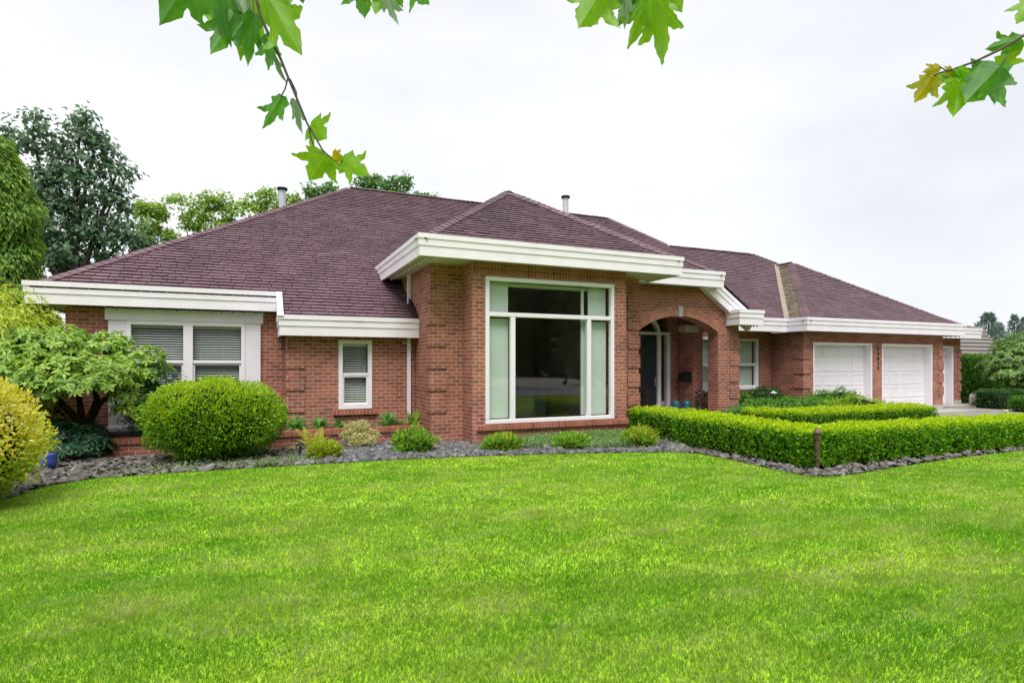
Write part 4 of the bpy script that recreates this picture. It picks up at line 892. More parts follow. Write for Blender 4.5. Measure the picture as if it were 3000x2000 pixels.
# ================================================================== HEDGES
def hedge(name, segs, label, dens, Ln, hb=.03, mat=None, mat_top=None, top_cut=.75, cat='hedge', seed=0, group=None):
    """segs: list of (x0,x1,y0,y1,h0,h1) boxes, h runs along the longer side"""
    mat = mat or G_['hedge']; mat_top = mat_top or G_['hedge_top']; lo, hi = [], []; core = MB()
    def inseg(P, skip):
        r = np.zeros(len(P), bool)
        for j, (a, b, c, d, h0, h1) in enumerate(segs):
            if j == skip: continue
            r |= (P[:, 0] > a+.06) & (P[:, 0] < b-.06) & (P[:, 1] > c+.06) & (P[:, 1] < d-.06) & (P[:, 2] < min(h0, h1)-.06)
        return r
    for j, (a, b, c, d, h0, h1) in enumerate(segs):
        lx = (b-a) > (d-c); hf = lambda x, y: h0+(h1-h0)*((x-a)/(b-a) if lx else (y-c)/(d-c))
        for face in 'tfblr':
            A = {'t': (b-a)*(d-c), 'f': (b-a)*h0, 'b': (b-a)*h0, 'l': (d-c)*h0, 'r': (d-c)*h0}[face]; n = int(A*dens)
            u, v = rng.random(n), rng.random(n)
            x = a+(b-a)*u if face in 'tfb' else np.full(n, a if face == 'l' else b); y = c+(d-c)*(v if face == 't' else u) if face in 'tlr' else np.full(n, c if face == 'f' else d)
            hh = np.array([hf(p, q) for p, q in zip(x, y)]) if n else np.zeros(0)
            z = hh.copy() if face == 't' else hb+(hh-hb)*v
            P = np.column_stack([x, y, z]); N = np.tile({'t': (0, 0, 1), 'f': (0, -1, 0), 'b': (0, 1, 0), 'l': (-1, 0, 0), 'r': (1, 0, 0)}[face], (n, 1)).astype(float)
            # rounded shoulders, lumps and a ragged clipped face
            ed = np.minimum.reduce([np.abs(x-a), np.abs(b-x), np.abs(y-c), np.abs(d-y)]) if face == 't' else hh-z
            k = np.clip(1-ed/.12, 0, 1)**2
            cen = np.column_stack([np.clip(x, a+.2, b-.2), np.clip(y, c+.2, d-.2), np.minimum(z, hh-.2)])
            P = P+(cen-P)*(k*.22)[:, None]; N = unit(N+np.where(face == 't', 0, 1)*np.array([0, 0, 1])*k[:, None]*.7)
            dep = rng.random(n)**1.6*.13; P = P+N*(.03*vnoise(P, 5, seed)+.034*vnoise(P, 17, seed+2)-dep+.02)[:, None]
            if face != 't': N[:, 2] += .1
            q = ~inseg(P, j); P, N, dep = P[q], N[q], dep[q]; hh = hh[q]
            ax = N*.75+np.array([0, 0, .45])+rdir(len(P))*.75; Ls = Ln*rng.uniform(.6, 1.35, len(P))
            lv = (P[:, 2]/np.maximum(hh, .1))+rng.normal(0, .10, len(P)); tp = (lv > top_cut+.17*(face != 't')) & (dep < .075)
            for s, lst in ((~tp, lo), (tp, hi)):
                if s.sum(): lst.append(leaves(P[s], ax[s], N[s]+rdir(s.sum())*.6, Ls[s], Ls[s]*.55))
        core.box(a+.08, b-.08, c+.08, d-.08, .0, min(h0, h1)-.09)  # solid box added inside the hedge to block light
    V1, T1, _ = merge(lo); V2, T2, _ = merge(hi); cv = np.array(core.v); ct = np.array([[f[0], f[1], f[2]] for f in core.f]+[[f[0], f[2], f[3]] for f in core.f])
    V, T, I = merge([(V1, T1), (V2, T2), (cv, ct)])
    return tag(np_mesh(name, V, T, [mat, mat_top, M['core']], None, I), label, cat, group)
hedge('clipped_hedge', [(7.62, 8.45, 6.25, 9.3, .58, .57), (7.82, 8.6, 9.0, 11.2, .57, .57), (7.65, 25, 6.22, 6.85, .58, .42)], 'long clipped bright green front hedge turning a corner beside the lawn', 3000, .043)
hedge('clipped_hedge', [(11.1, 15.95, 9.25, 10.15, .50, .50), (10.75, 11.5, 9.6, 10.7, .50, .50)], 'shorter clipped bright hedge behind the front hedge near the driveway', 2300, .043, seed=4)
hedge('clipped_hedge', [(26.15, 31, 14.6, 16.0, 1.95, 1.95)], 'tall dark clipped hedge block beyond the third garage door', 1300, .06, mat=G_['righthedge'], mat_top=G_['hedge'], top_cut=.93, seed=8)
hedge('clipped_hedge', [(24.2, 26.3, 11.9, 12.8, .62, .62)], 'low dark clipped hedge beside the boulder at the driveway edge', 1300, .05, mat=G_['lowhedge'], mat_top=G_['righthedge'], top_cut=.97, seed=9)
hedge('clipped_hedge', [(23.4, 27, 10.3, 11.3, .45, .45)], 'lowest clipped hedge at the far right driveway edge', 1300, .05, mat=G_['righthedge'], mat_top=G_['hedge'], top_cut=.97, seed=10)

# ================================================================== SHRUBS IN THE BEDS
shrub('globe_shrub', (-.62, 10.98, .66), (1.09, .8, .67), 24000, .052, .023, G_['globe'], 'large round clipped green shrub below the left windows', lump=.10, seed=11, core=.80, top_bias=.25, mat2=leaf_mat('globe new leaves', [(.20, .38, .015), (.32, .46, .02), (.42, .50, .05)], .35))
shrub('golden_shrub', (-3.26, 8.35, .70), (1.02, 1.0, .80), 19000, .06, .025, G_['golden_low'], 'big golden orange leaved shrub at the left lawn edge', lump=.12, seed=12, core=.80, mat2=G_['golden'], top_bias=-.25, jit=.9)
shrub('gold_mound', onZ(955, 1346, 0)+Vector((0, .2, .12)), (.27, .25, .16), 2600, .055, .02, G_['goldmound'], 'low yellow green mound in front of the yellow fern', seed=13, lump=.1)
for i, (px, py, rx, rz, lab) in enumerate(((1208, 1330, .33, .21, 'broad green mounded shrub at the corner of the tall bay'), (1475, 1325, .31, .14, 'green mounded shrub with yellow leaf tips left below the big window'), (1683, 1320, .30, .13, 'green mounded shrub under the middle of the big window'), (1889, 1314, .30, .18, 'yellowish mounded shrub at the hedge end right of the big window'))):
    b = onZ(px, py, 0); shrub('mounded_shrub', b+Vector((.1, .30, rz*.75)), (rx, .27, rz), 1700, .10, .024, G_['pieris'], lab, seed=20+i, lump=.30, mat2=G_['goldmound'] if i in (1, 3) else None, top_bias=.9 if i == 1 else .35, up=.5, group='mounded shrubs along the slate bed')
# variegated shrub: a few tiers on stems
def varieg():
    b = onZ(1057, 1312, 0)+Vector((0, 0, -.03)); t = thing('variegated_shrub', b, 'cream variegated tiered shrub in front of the planter wall', 'shrub'); parts = []; mb = MB(); tips = []
    for dx, dy, z, r in ((-.12, .1, .42, .20), (.05, .05, .47, .17), (-.22, 0, .28, .19), (.24, .05, .25, .22), (.02, -.12, .20, .22), (-.10, -.1, .12, .15), (.2, -.1, .12, .14)):
        r *= .8; c = (b.x+dx*.85, b.y+.15+dy, z*.88); tips.append(c); P, N = ell_points(420, c, (r, r, r*.55), .2, .5, seed=3); parts.append(leaves(P, N+rdir(len(P))*.7, N+rdir(len(P))*.5, .045*rng.uniform(.7, 1.3, len(P)), .02))
    V, T, _ = merge(parts); np_mesh('foliage', V, T, G_['varieg'], t); twig_tree(mb, (b.x, b.y+.15, 0), tips, .014, seed=2, n=5); mb.build('stem', M['bark'], t)
varieg()
def fern(name, b, n, Ln, wid, mat, label, spread=1.0, el=(.25, .9), lean=0, seed=0, ang=None):
    r = random.Random(seed); t = thing(name, b, label, 'fern'); parts = []; st = MB(); b = Vector(b)
    for i in range(n):
        a = (ang[i % len(ang)] if ang else 2*math.pi*i/n)+r.uniform(-.3, .3); e = r.uniform(*el); L_ = Ln*r.uniform(.7, 1.15); pts = []
        for k in range(13):
            q = k/12; h = math.sin(e)*L_*q-.55*L_*q*q*math.cos(e)*.8; d = L_*q*math.cos(e)*spread; pts.append(b+Vector((math.cos(a)*d, math.sin(a)*d, max(.01, .03+h))))
        st.tube(pts, [.004]*13, 4)
        P = []; A = []; W_ = []; Q = []
        for k in range(1, 13):
            for h in range(1):
                p = pts[k-1].lerp(pts[k], .5*h+.25); d = (pts[k]-pts[k-1]).normalized(); s = d.cross(Vector((0, 0, 1))).normalized(); q = (k-.5+.5*h)/12.5; w_ = wid*math.sin(math.pi*min(1, .12+q*.9))*1.05
                for sg in (-1, 1): P.append(p); A.append(s*sg+d*.35-Vector((0, 0, .12))); W_.append(max(.012, w_)); Q.append(s.cross(d))
        P = np.array([v[:] for v in P]); A = np.array([v[:] for v in A]); W_ = np.array(W_); Q = np.array([v[:] for v in Q])
        parts.append(leaves(P, A, Q, W_, W_*.2+.004, .12))
    V, T, _ = merge(parts); np_mesh('fronds', V, T, mat, t); st.build('stem', mat, t)
bf = onZ(925, 1322, 0)+Vector((0, .35, 0)); fern('yellow_fern', bf, 17, .58, .11, G_['fern'], 'bright yellow fern in front of the planter wall', el=(.35, 1.15), seed=4)
bf = onY(1208, 1236, 12.3); fern('green_fern', (bf.x, 12.3, .26), 10, .46, .10, G_['fern_green'], 'bright green fern in the planter beside the downspout', el=(.5, 1.2), seed=5)
def broad_plant(name, b, n, Ln, Wd, mat, label, el=(.15, .9), seed=0, cat='plant', group=None):
    r = random.Random(seed); V = []; F = []
    b = Vector(b)
    for i in range(n):
        a = r.uniform(0, 6.28); e = r.uniform(*el); L_ = Ln*r.uniform(.7, 1.15); W_ = Wd*r.uniform(.7, 1.2); d = Vector((math.cos(a), math.sin(a), 0)); s = Vector((-d.y, d.x, 0)); k = len(V)
        for j, (q, wq) in enumerate(((0, .1), (.3, .25), (.5, .85), (.7, 1), (.88, .6), (1, .04))):
            p = b+d*(L_*q*math.cos(e))+Vector((0, 0, L_*(q*math.sin(e)-.42*q*q*math.cos(e))+.01)); p.z = max(p.z, b.z-.03); V += [p-s*W_*wq/2+Vector((0, 0, .1*W_*wq)), p, p+s*W_*wq/2+Vector((0, 0, .1*W_*wq))]
        for j in range(5):
            q = k+3*j; F += [(q, q+1, q+4, q+3), (q+1, q+2, q+5, q+4)]
    mb = MB(); mb.add(V, F); return tag(mb.build(name, mat, smooth=True), label, cat, group)
for px, Ln, Wd, n, lab in ((868, .38, .05, 130, 'dense dark strap leaved hellebore at the left of the planter'), (935, .32, .075, 60, 'blue green hellebore next to the sash window end of the planter'), (1000, .26, .16, 18, 'small broad leaved hosta under the brick sill'), (1140, .38, .085, 70, 'broad leaved dark hellebore right of the brick sill')):
    b = onY(px, 1240, 12.28); broad_plant('planter_plant', (b.x, 12.28, .27), n, Ln, Wd, G_['hosta'], lab, seed=int(px), el=(.25, 1.2), group='leafy plants in the brick planter')
# ground cover by the big window (nobody could count it)
def cover(name, poly, dens, h, Ln, mat, label, seed=0, lumpy=.5):
    P = bed_points(poly, dens, (0, 1)); k = .5+.5*vnoise(P*np.array([1, 1, 0]), 3.0, seed); P[:, 2] = P[:, 2]*h*(1-lumpy+lumpy*k); keep = rng.random(len(P)) < .25+.9*k; P = P[keep]
    N = unit(rdir(len(P))*.6+np.array([0, 0, 1])); Ls = Ln*rng.uniform(.6, 1.3, len(P))
    V, T = leaves(P, rdir(len(P))+np.array([0, 0, .35]), N, Ls, Ls*.5); return tag(np_mesh(name, V, T, mat), label, 'ground cover', kind='stuff')
cover('ground_cover', [(4.4, 9.9), (5.4, 9.35), (6.5, 9.05), (7.5, 10.2), (7.5, 10.85), (4.2, 10.85)], 3600, .19, .045, G_['cover'], 'grey green trailing ground cover below the big window sill', 3)
cover('bed_weeds', [(-1.5, 9.7), (1.0, 9.6), (1.1, 10.8), (-.5, 10.6), (-2.0, 10.3)], 900, .08, .04, G_['cover'], 'sparse low weeds among the rocks by the round shrub', 6)
# low spreading planting between the short hedge and the wing wall
def mound(name, c, r, n, Ln, mat, label, seed, mat2=None):
    return shrub(name, c, r, n, Ln, Ln*.3, mat, label, 'shrub', 'low shrubs before the garage', lump=.18, up=.55, out=.5, shell=.2, seed=seed, core=.86, mat2=mat2, top_bias=.3, jit=.9)
mound('spreading_shrub', (13.2, 11.35, .18), (1.75, 1.0, .50), 10000, .07, G_['juniper'], 'soft green spreading shrub right of the porch pier', 31)
mound('spreading_shrub', (15.1, 10.95, .15), (1.6, .85, .47), 9000, .06, G_['juniper'], 'lime tinged spreading shrub behind the short hedge', 32, G_['juniper_lime'])
mound('spreading_shrub', (15.9, 12.0, .2), (1.35, .6, .62), 7000, .07, G_['juniper'], 'green spreading shrub in front of the first garage door corner', 33)
mound('spreading_shrub', (11.7, 11.2, .15), (1.0, .75, .36), 5000, .07, G_['hosta'], 'bluish spreading shrub at the foot of the porch pier', 34)
mound('wall_shrub', (14.2, 13.1, .35), (.85, .55, .50), 5000, .07, G_['lowhedge'], 'dark green shrub under the sash window beside the garage', 35)
mound('wall_shrub', (12.9, 13.0, .3), (.7, .5, .45), 3500, .07, G_['juniper'], 'mid green shrub beside the porch pier under the sash window', 36)
pl = (15.2, 11.75, 0); 
# ------------------------------------------------------------------ path lights, bollard, pot, jugs, boulder
bl = onZ(2376, 1368, 0); t = thing('bollard_light', (7.72, 6.10, 0), 'brown louvred bollard light set into the front hedge corner', 'garden light')
bx, by = 7.74, 6.17
mb = MB(); mb.lathe((bx, by, 0), [(.032, 0), (.032, .45)], 14); mb.build('post', M['bronze'], t, smooth=False)
mb = MB()
for k in range(3): mb.lathe((bx, by, .455+.03*k), [(.036, 0), (.046, .006), (.046, .014), (.032, .024)], 16)
mb.build('louvre', M['bronze'], t)
mb = MB(); mb.lathe((bx, by, .548), [(.055, 0), (.056, .012), (.034, .05), (.008, .082)], 16); mb.build('cap', M['bronze'], t)
def path_light(b, label, h=.3):
    t = thing('path_light', b, label, 'garden light', 'small path lights in the beds'); b = Vector(b)
    mb = MB(); mb.lathe(b, [(.016, 0), (.016, h)], 8); mb.build('stake', M['black'], t)
    mb = MB(); mb.lathe(b+Vector((0, 0, h)), [(.10, 0), (.085, .012), (.02, .055), (.008, .07)], 14); mb.build('shade', M['steel'] if h > .5 else M['black'], t)
path_light(onZ(880, 1340, 0), 'short black path light beside the yellow fern', .20)
path_light((onY(2266, 1180, 11.9).x, 11.9, 0), 'mushroom path light above the spreading shrubs before the garage', .78)
p = onZ(140, 1374, -.02); t = thing('glazed_pot', p, 'cobalt blue glazed pot half hidden behind the golden shrub', 'pot')
mb = MB(); mb.lathe(p, [(.07, 0), (.11, .06), (.12, .14), (.105, .21), (.115, .24), (.09, .24), (.08, .1)], 20); mb.build('body', M['pot_blue'], t, smooth=True)
def jug(b, label, first=None):
    if first is None:
        t = thing('water_jug', b, label, 'water jug', 'water jugs on the porch'); b = Vector(b)
        mb = MB(); mb.lathe(b, [(.12, 0), (.135, .02), (.135, .12), (.128, .13), (.128, .15), (.135, .16), (.135, .25), (.128, .26), (.128, .28), (.135, .29), (.135, .36), (.10, .42), (.035, .45), (.03, .49)], 18); mb.build('body', M['jug'], t, smooth=True)
        mb = MB(); mb.lathe(b+Vector((0, 0, .485)), [(.034, 0), (.034, .035)], 12); mb.build('cap', M['red_cap'], t)
        return t
    o = first.copy(); S.collection.objects.link(o); o.location = b; o['label'] = label
    for c in first.children:
        d = c.copy(); S.collection.objects.link(d); d.parent = o; d.matrix_parent_inverse = c.matrix_parent_inverse
    return o
j = onY(2012, 1190, 13.45); jb = jug((j.x, 13.45, .1), 'blue water jug with a red cap nearer the porch pier'); jug((j.x-.27, 13.62, .1), 'blue water jug nearer the front door', jb)
def potted(b, label, h, r, n, seed, spread=(.2, .2, .28)):
    b = Vector(b); t = thing('potted_plant', b, label, 'potted plant'); mb = MB(); mb.lathe(b, [(r*.7, 0), (r, .25), (r*1.08, .26), (r*1.05, .29), (r*.9, .29)], 16); mb.build('pot', M['pot_dark'], t)
    P, N = ell_points(n, (b.x, b.y, b.z+h), spread, .25, .6, seed=seed); V, T = leaves(P, N+rdir(len(P))*.6-np.array([0, 0, .2]), N+rdir(len(P))*.4, .09*rng.uniform(.6, 1.3, len(P)), .045); np_mesh('foliage', V, T, G_['purple'], t)
q = onY(2065, 1190, 12.95); potted((q.x-.03, 12.95, .1), 'bronze leaved potted plant in the side opening of the porch', .48, .13, 260, 41)
q = onY(1886, 1180, 13.3); potted((q.x, 13.3, .1), 'slim bronze potted plant in front of the dark door', .6, .10, 200, 42, (.07, .07, .33))
def boulder(b, s, label, seed):
    bm = bmesh.new(); bmesh.ops.create_icosphere(bm, subdivisions=3, radius=1); P = np.array([v.co[:] for v in bm.verts]); T = np.array([[v.index for v in f.verts] for f in bm.faces]); bm.free()
    P = P*(1+.16*vnoise(P, 2.5, seed)+.05*vnoise(P, 8, seed+1))[:, None]*np.array(s)+np.array(b); tag(np_mesh('boulder', P, T, M['concrete'], smooth=True), label, 'boulder')
boulder(onZ(2863, 1188, 0)+Vector((0, .1, .22)), (.17, .16, .30), 'upright tan boulder at the foot of the dark hedge block', 2)
boulder(onZ(2946, 1207, 0)+Vector((0, 0, .02)), (.10, .08, .06), 'small pale stone at the driveway edge', 5)

# ================================================================== LARGER PLANTS
def rhodo(name, base, lobes, per, kleaf, Ln, Wd, mat, label, trunks, r0, seed=0, inner=None):
    t = thing(name, base, label, 'shrub'); parts = []
    for i, (c, r) in enumerate(lobes):
        d = rdir(int(per*r[0]*r[1]*8)); d[:, 2] = np.abs(d[:, 2])*1.0-.35; d = unit(d); rad = (1-.3*rng.random(len(d)))*(1+.22*vnoise(d, 4, i)); P = np.array(c)+d*rad[:, None]*np.array(r)
        P += rng.normal(0, .03, P.shape); N = unit(d*np.array([.8, .8, 1])+np.array([0, 0, .55])); parts += rosettes(P, N, kleaf, Ln, Wd)
    V, T, _ = merge(parts); np_mesh('foliage', V, T, mat, t)
    mb = MB(); rr = random.Random(seed)
    for tr in trunks: mb.tube(tr, [r0*(1-.55*i/(len(tr)-1)) for i in range(len(tr))], 7)
    ends = [tr[-1] for tr in trunks]
    for (c, r) in lobes:
        e = min(ends, key=lambda q: (Vector(q)-Vector(c)).length); tips = [Vector(c)+Vector((rr.uniform(-.8, .8)*r[0], rr.uniform(-.8, .8)*r[1], rr.uniform(-.1, .6)*r[2])) for _ in range(5)]; twig_tree(mb, e, tips, r0*.42, .25, seed, 5)
    mb.build('trunk', M['bark'], t, smooth=True); return t
YR = 12.45
def L3(px, py, Y, rx, ry, rz): p = onY(px, py, Y); return ((p.x, Y, p.z), (rx, ry, rz))
tb = onY(250, 1268, YR)
lob = [L3(60, 1050, 12.1, .55, .6, .28), L3(170, 1010, 12.5, .55, .6, .26), L3(300, 1020, 12.6, .45, .5, .22), L3(30, 1110, 11.7, .5, .5, .3), L3(150, 1090, 11.7, .55, .5, .30), L3(255, 1075, 11.8, .5, .5, .25), L3(330, 1085, 11.9, .42, .5, .22), L3(400, 1050, 12.5, .45, .45, .22), L3(425, 1105, 12.3, .30, .4, .24), L3(370, 1150, 11.9, .28, .35, .26), L3(120, 1140, 11.6, .42, .4, .24), L3(215, 1125, 11.5, .5, .45, .18), L3(300, 1120, 11.6, .4, .4, .16), L3(-60, 1060, 12, .6, .6, .35), L3(330, 995, 12.7, .3, .4, .16), L3(205, 980, 12.7, .32, .4, .18), L3(415, 1165, 12.1, .24, .3, .2), L3(372, 1200, 11.9, .2, .25, .16), L3(40, 1165, 11.7, .42, .4, .22), L3(450, 1075, 12.4, .22, .3, .14), L3(95, 985, 12.4, .35, .4, .2)]
tr = lambda *pp: [tuple(onY(x, y, Y)) for x, y, Y in pp]
rhodo('rhododendron', (tb.x, YR, .24), lob, 36, 9, .125, .042, G_['rhodo'], 'light green rhododendron tree with dark branching trunks left of the windows',
      [tr((245, 1285, YR), (240, 1225, YR), (232, 1165, YR), (240, 1110, 12.3)), tr((252, 1285, YR), (268, 1225, YR), (290, 1185, 12.3), (335, 1140, 12.2)), tr((248, 1270, YR), (215, 1215, 12.3), (170, 1170, 12.1), (120, 1130, 12.0)), tr((262, 1235, YR), (285, 1170, 12.4), (270, 1110, 12.3))], .075, 3)
p = onZ(210, 1345, 0)
lob = [((p.x+.05, p.y+.2, .34), (.45, .4, .26)), ((p.x-.25, p.y+.2, .42), (.4, .4, .25)), ((p.x+.22, p.y+.05, .22), (.36, .35, .2)), ((p.x-.1, p.y-.1, .2), (.36, .3, .18))]
rhodo('low_rhododendron', (p.x, p.y, 0), lob, 85, 9, .12, .036, G_['rhodo_dark'], 'low dark leathery rhododendron below the rhododendron tree', [[(p.x, p.y+.1, 0), (p.x, p.y+.15, .15), (p.x+.05, p.y+.2, .3)]], .03, 5)
p = onY(2985, 1100, 12.6)
lob = [((p.x+.1, 12.9, 1.55), (1.15, 1.0, .75)), ((p.x+.55, 12.8, 2.15), (.9, .9, .65)), ((p.x+1.4, 12.9, 2.0), (1.2, 1.1, .9)), ((p.x-.35, 12.7, 1.15), (.9, .8, .5)), ((p.x+1.0, 12.2, 1.2), (1.3, .9, .7)), ((p.x+.3, 12.3, .85), (1.0, .7, .45))]
rhodo('rhododendron', (p.x+.5, 13, 0), lob, 42, 8, .14, .048, G_['rhodo_right'], 'big rounded rhododendron at the right edge beyond the driveway', [[(p.x+.5, 13, 0), (p.x+.45, 12.9, .7), (p.x+.5, 12.9, 1.3)], [(p.x+.55, 13, 0), (p.x+.9, 12.9, .7), (p.x+1.2, 12.9, 1.3)]], .09, 7)
# feathery dark plant between rhododendron and globe
b = onY(455, 1250, 12.2); shrub('feathery_shrub', (b.x-.05, 12.2, .80), (.50, .4, .72), 5200, .10, .012, G_['rhodo_dark'], 'dark feathery evergreen between the rhododendron tree and the round shrub', lump=.3, up=-.15, shell=.7, seed=51, core=.55)
# golden weeping conifer behind
def weeping(name, c, r, n, Ln, mat, label, trunk, seed=0, droop=.9, wd=.2):
    t = thing(name, (c[0], c[1], 0), label, 'tree'); P, N = ell_points(n, c, r, .22, .5, seed=seed, zmin=.15)
    ax = N*np.array([1, 1, .3])*.75-np.array([0, 0, droop])*rng.uniform(.2, 1, len(P))[:, None]+rdir(len(P))*.35; Ls = Ln*rng.uniform(.6, 1.4, len(P)); parts = []
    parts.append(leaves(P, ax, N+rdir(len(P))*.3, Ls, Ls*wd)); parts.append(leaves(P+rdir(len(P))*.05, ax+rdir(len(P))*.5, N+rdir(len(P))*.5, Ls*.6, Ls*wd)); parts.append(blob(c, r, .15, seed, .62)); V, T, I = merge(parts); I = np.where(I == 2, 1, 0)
    np_mesh('crown', V, T, [mat, M['core']], t, I); mb = MB(); mb.tube([(c[0], c[1], -.05), (c[0]+.05, c[1], c[2]), (c[0], c[1]+.05, c[2]+r[2]*.8)], [trunk, trunk*.7, trunk*.2], 8); mb.build('trunk', M['bark'], t, smooth=True); return t
p = onY(30, 930, 13.0); weeping('golden_conifer', (p.x-.62, 12.8, 1.42), (1.3, 1.0, 1.42), 15000, .12, G_['goldcon'], 'golden weeping conifer at the left corner of the house', .08, 61)
p = onY(155, 1000, 14.2); shrub('gold_corner_conifer', (p.x-.1, 14.0, 1.1), (.7, .6, 1.05), 5000, .10, .02, G_['goldcon'], 'small golden conifer tucked behind the rhododendron tree', 'tree', lump=.2, seed=62, core=.7)

# ================================================================== TREES BEYOND
def tree(name, base, lobes, n_cl, per, Ln, mat, label, trunk_r, mat_bark='bark_grey', cl_r=.45, droop=.3, seed=0, group=None, gap=.0, flat=.7, wd=.7):
    """lobes = (centre, radii); leaves sit in many small clumps so sky shows between them"""
    base = Vector(base); t = thing(name, base, label, 'tree', group); parts = []; mb = MB(); rr = random.Random(seed); tips = []
    tot = sum(r[0]*r[2] for c, r in lobes)
    for c, r in lobes:
        k = max(3, int(n_cl*r[0]*r[2]/tot)); d = rdir(k); rad = (.35+.65*rng.random(k)**.45); CP = np.array(c)+d*rad[:, None]*np.array(r)
        for q in CP[:max(2, k//7)]: tips.append((Vector(c), Vector(q)))
        m = rng.integers(int(per*.6), int(per*1.4)+1, k); idx = np.repeat(np.arange(k), m); n = len(idx)
        sc = (cl_r*rng.uniform(.55, 1.35, k))[idx]; dd = rdir(n)*rng.random(n)[:, None]**.5; dd[:, 2] *= flat; P = CP[idx]+dd*sc[:, None]
        N = unit(dd+np.array([0, 0, .9])+rdir(n)*.4); ax = unit(dd*np.array([1, 1, .2])+rdir(n)*.6-np.array([0, 0, droop])); Ls = Ln*rng.uniform(.6, 1.35, n)
        parts.append(leaves(P, ax, N, Ls, Ls*wd, .18))
    V, T, _ = merge(parts); np_mesh('crown', V, T, mat, t)
    top = max(c[2] for c, r in lobes); cx = sum(c[0] for c, r in lobes)/len(lobes); cy = sum(c[1] for c, r in lobes)/len(lobes)
    fork = base.lerp(Vector((cx, cy, top)), .35); mb.tube([base, base.lerp(fork, .5)+Vector((.05, 0, 0)), fork], [trunk_r, trunk_r*.85, trunk_r*.7], 9)
    for c, r in lobes:
        c = Vector(c); mid = fork.lerp(c, .5)+Vector((rr.uniform(-.2, .2), rr.uniform(-.2, .2), rr.uniform(0, .3))); mb.tube([fork, mid, c], [trunk_r*.5, trunk_r*.3, trunk_r*.14], 6)
    for a, b in tips: mb.tube([a, a.lerp(b, .5)+Vector((rr.uniform(-.1, .1), rr.uniform(-.1, .1), .08)), b], [trunk_r*.13, trunk_r*.08, trunk_r*.03], 4)
    mb.build('trunk', M[mat_bark], t, smooth=True); return t
def lobe(px, py, Y, rp, rz=None, ry=None):
    """lobe seen at photo pixel with pixel radius rp, standing at distance Y"""
    p = onY(px, py, Y); dep = p.x*fwd[0]+p.y*fwd[1]; s = dep/FPX; rx = rp*s; return ((p.x, p.y, p.z), (rx, ry or rx*1.0, (rz or rp)*s))
YT = 30
lobs = [lobe(95, 390, YT, 42, 62), lobe(150, 450, YT, 55, 70), lobe(235, 380, YT, 50, 58), lobe(275, 440, YT, 58, 70), lobe(345, 500, YT, 38, 48), lobe(120, 560, YT, 70, 60), lobe(230, 560, YT, 80, 70), lobe(330, 590, YT, 45, 50), lobe(190, 650, YT, 90, 60), lobe(300, 660, YT, 70, 55), lobe(130, 730, YT, 75, 60), lobe(250, 740, YT, 90, 60), lobe(370, 700, YT, 60, 42), lobe(60, 640, YT+1, 60, 80), lobe(420, 700, YT, 45, 28), lobe(15, 400, YT+1, 38, 50)]
p = onY(210, 900, YT); tree('broadleaf_tree', (p.x, YT, -.05), lobs, 370, 24, .22, G_['maplefar'], 'tall dark green broadleaf tree behind the left end of the house', .3, cl_r=.5, droop=.5, seed=71)
def cedar():
    Yc = 20; b = onY(-10, 900, Yc); t = thing('cedar_tree', (b.x, Yc, 0), 'yellow green weeping cedar at the far left edge', 'tree'); parts = []
    ztop = onY(0, 400, Yc).z; n = 34000; q = rng.random(n)**.7; z = ztop-(ztop-.6)*q; a = rng.uniform(0, 6.283, n); rad = (.28+1.25*q**.8)*(1+.3*vnoise(np.column_stack([np.cos(a)*1.3, np.sin(a)*1.3, z*1.1]), 2.4, 4));  rad = rad*(.55+.5*rng.random(n)**.6)
    P = np.column_stack([b.x+np.cos(a)*rad, Yc+np.sin(a)*rad, z]); N = np.column_stack([np.cos(a), np.sin(a), np.full(n, .3)]); ax = N*.5+np.array([0, 0, -.75])+rdir(n)*.4; Ls = .17*rng.uniform(.6, 1.4, n)
    V, T = leaves(P, ax, N+rdir(n)*.5, Ls, Ls*.30); np_mesh('crown', V, T, G_['thuja'], t); mb = MB(); mb.tube([(b.x, Yc, -.05), (b.x, Yc, ztop*.5), (b.x, Yc, ztop)], [.22, .14, .02], 8); mb.build('trunk', M['bark'], t)
    c = MB(); c.lathe((b.x, Yc, .5), [(.95, 0), (.7, ztop*.35), (.1, ztop*.85)], 12)
    c.build('inner_core', M['core'], t)
cedar()
bir = [('sparse yellow green tree showing left over the roof hip', 42, [(410, 610, 22, 25), (440, 665, 32, 25), (470, 620, 28, 28), (420, 700, 35, 25), (500, 690, 25, 25)]),
       ('tall sparse light green tree beside the left flue pipe', 42, [(525, 585, 24, 26), (560, 640, 35, 50), (600, 595, 32, 32), (655, 590, 28, 34), (690, 630, 30, 34), (620, 660, 45, 40)]),
       ('light green tree standing behind the left flue pipe', 44, [(745, 600, 34, 30), (780, 575, 26, 26), (840, 600, 26, 34), (800, 625, 45, 30), (860, 585, 14, 20)]),
       ('thin tree top showing over the roof near the left ridge end', 44, [(915, 560, 26, 24), (960, 550, 26, 18), (940, 590, 34, 28)]),
       ('green tree top rising behind the main roof ridge', 40, [(1065, 530, 26, 28), (1105, 545, 30, 28), (1150, 540, 26, 26), (1185, 535, 18, 28), (1120, 575, 60, 20)]),
       ('low bit of tree top peeking over the roof ridge left of the bay', 44, [(1235, 574, 18, 7), (1272, 578, 17, 7), (1250, 592, 40, 12)])]
for i, (lab, Y, ls) in enumerate(bir):
    lobs = [lobe(a, b, Y, c, d) for a, b, c, d in ls]; p = onY(sum(l[0] for l in ls)/len(ls), 900, Y)
    tree('garden_tree', (p.x, Y, -.05), lobs, 27*len(ls), 18, .22, G_['birch'] if i < 3 else G_['fartree'], lab, .14, cl_r=.36, droop=.3, seed=80+i, group='trees beyond the roof')
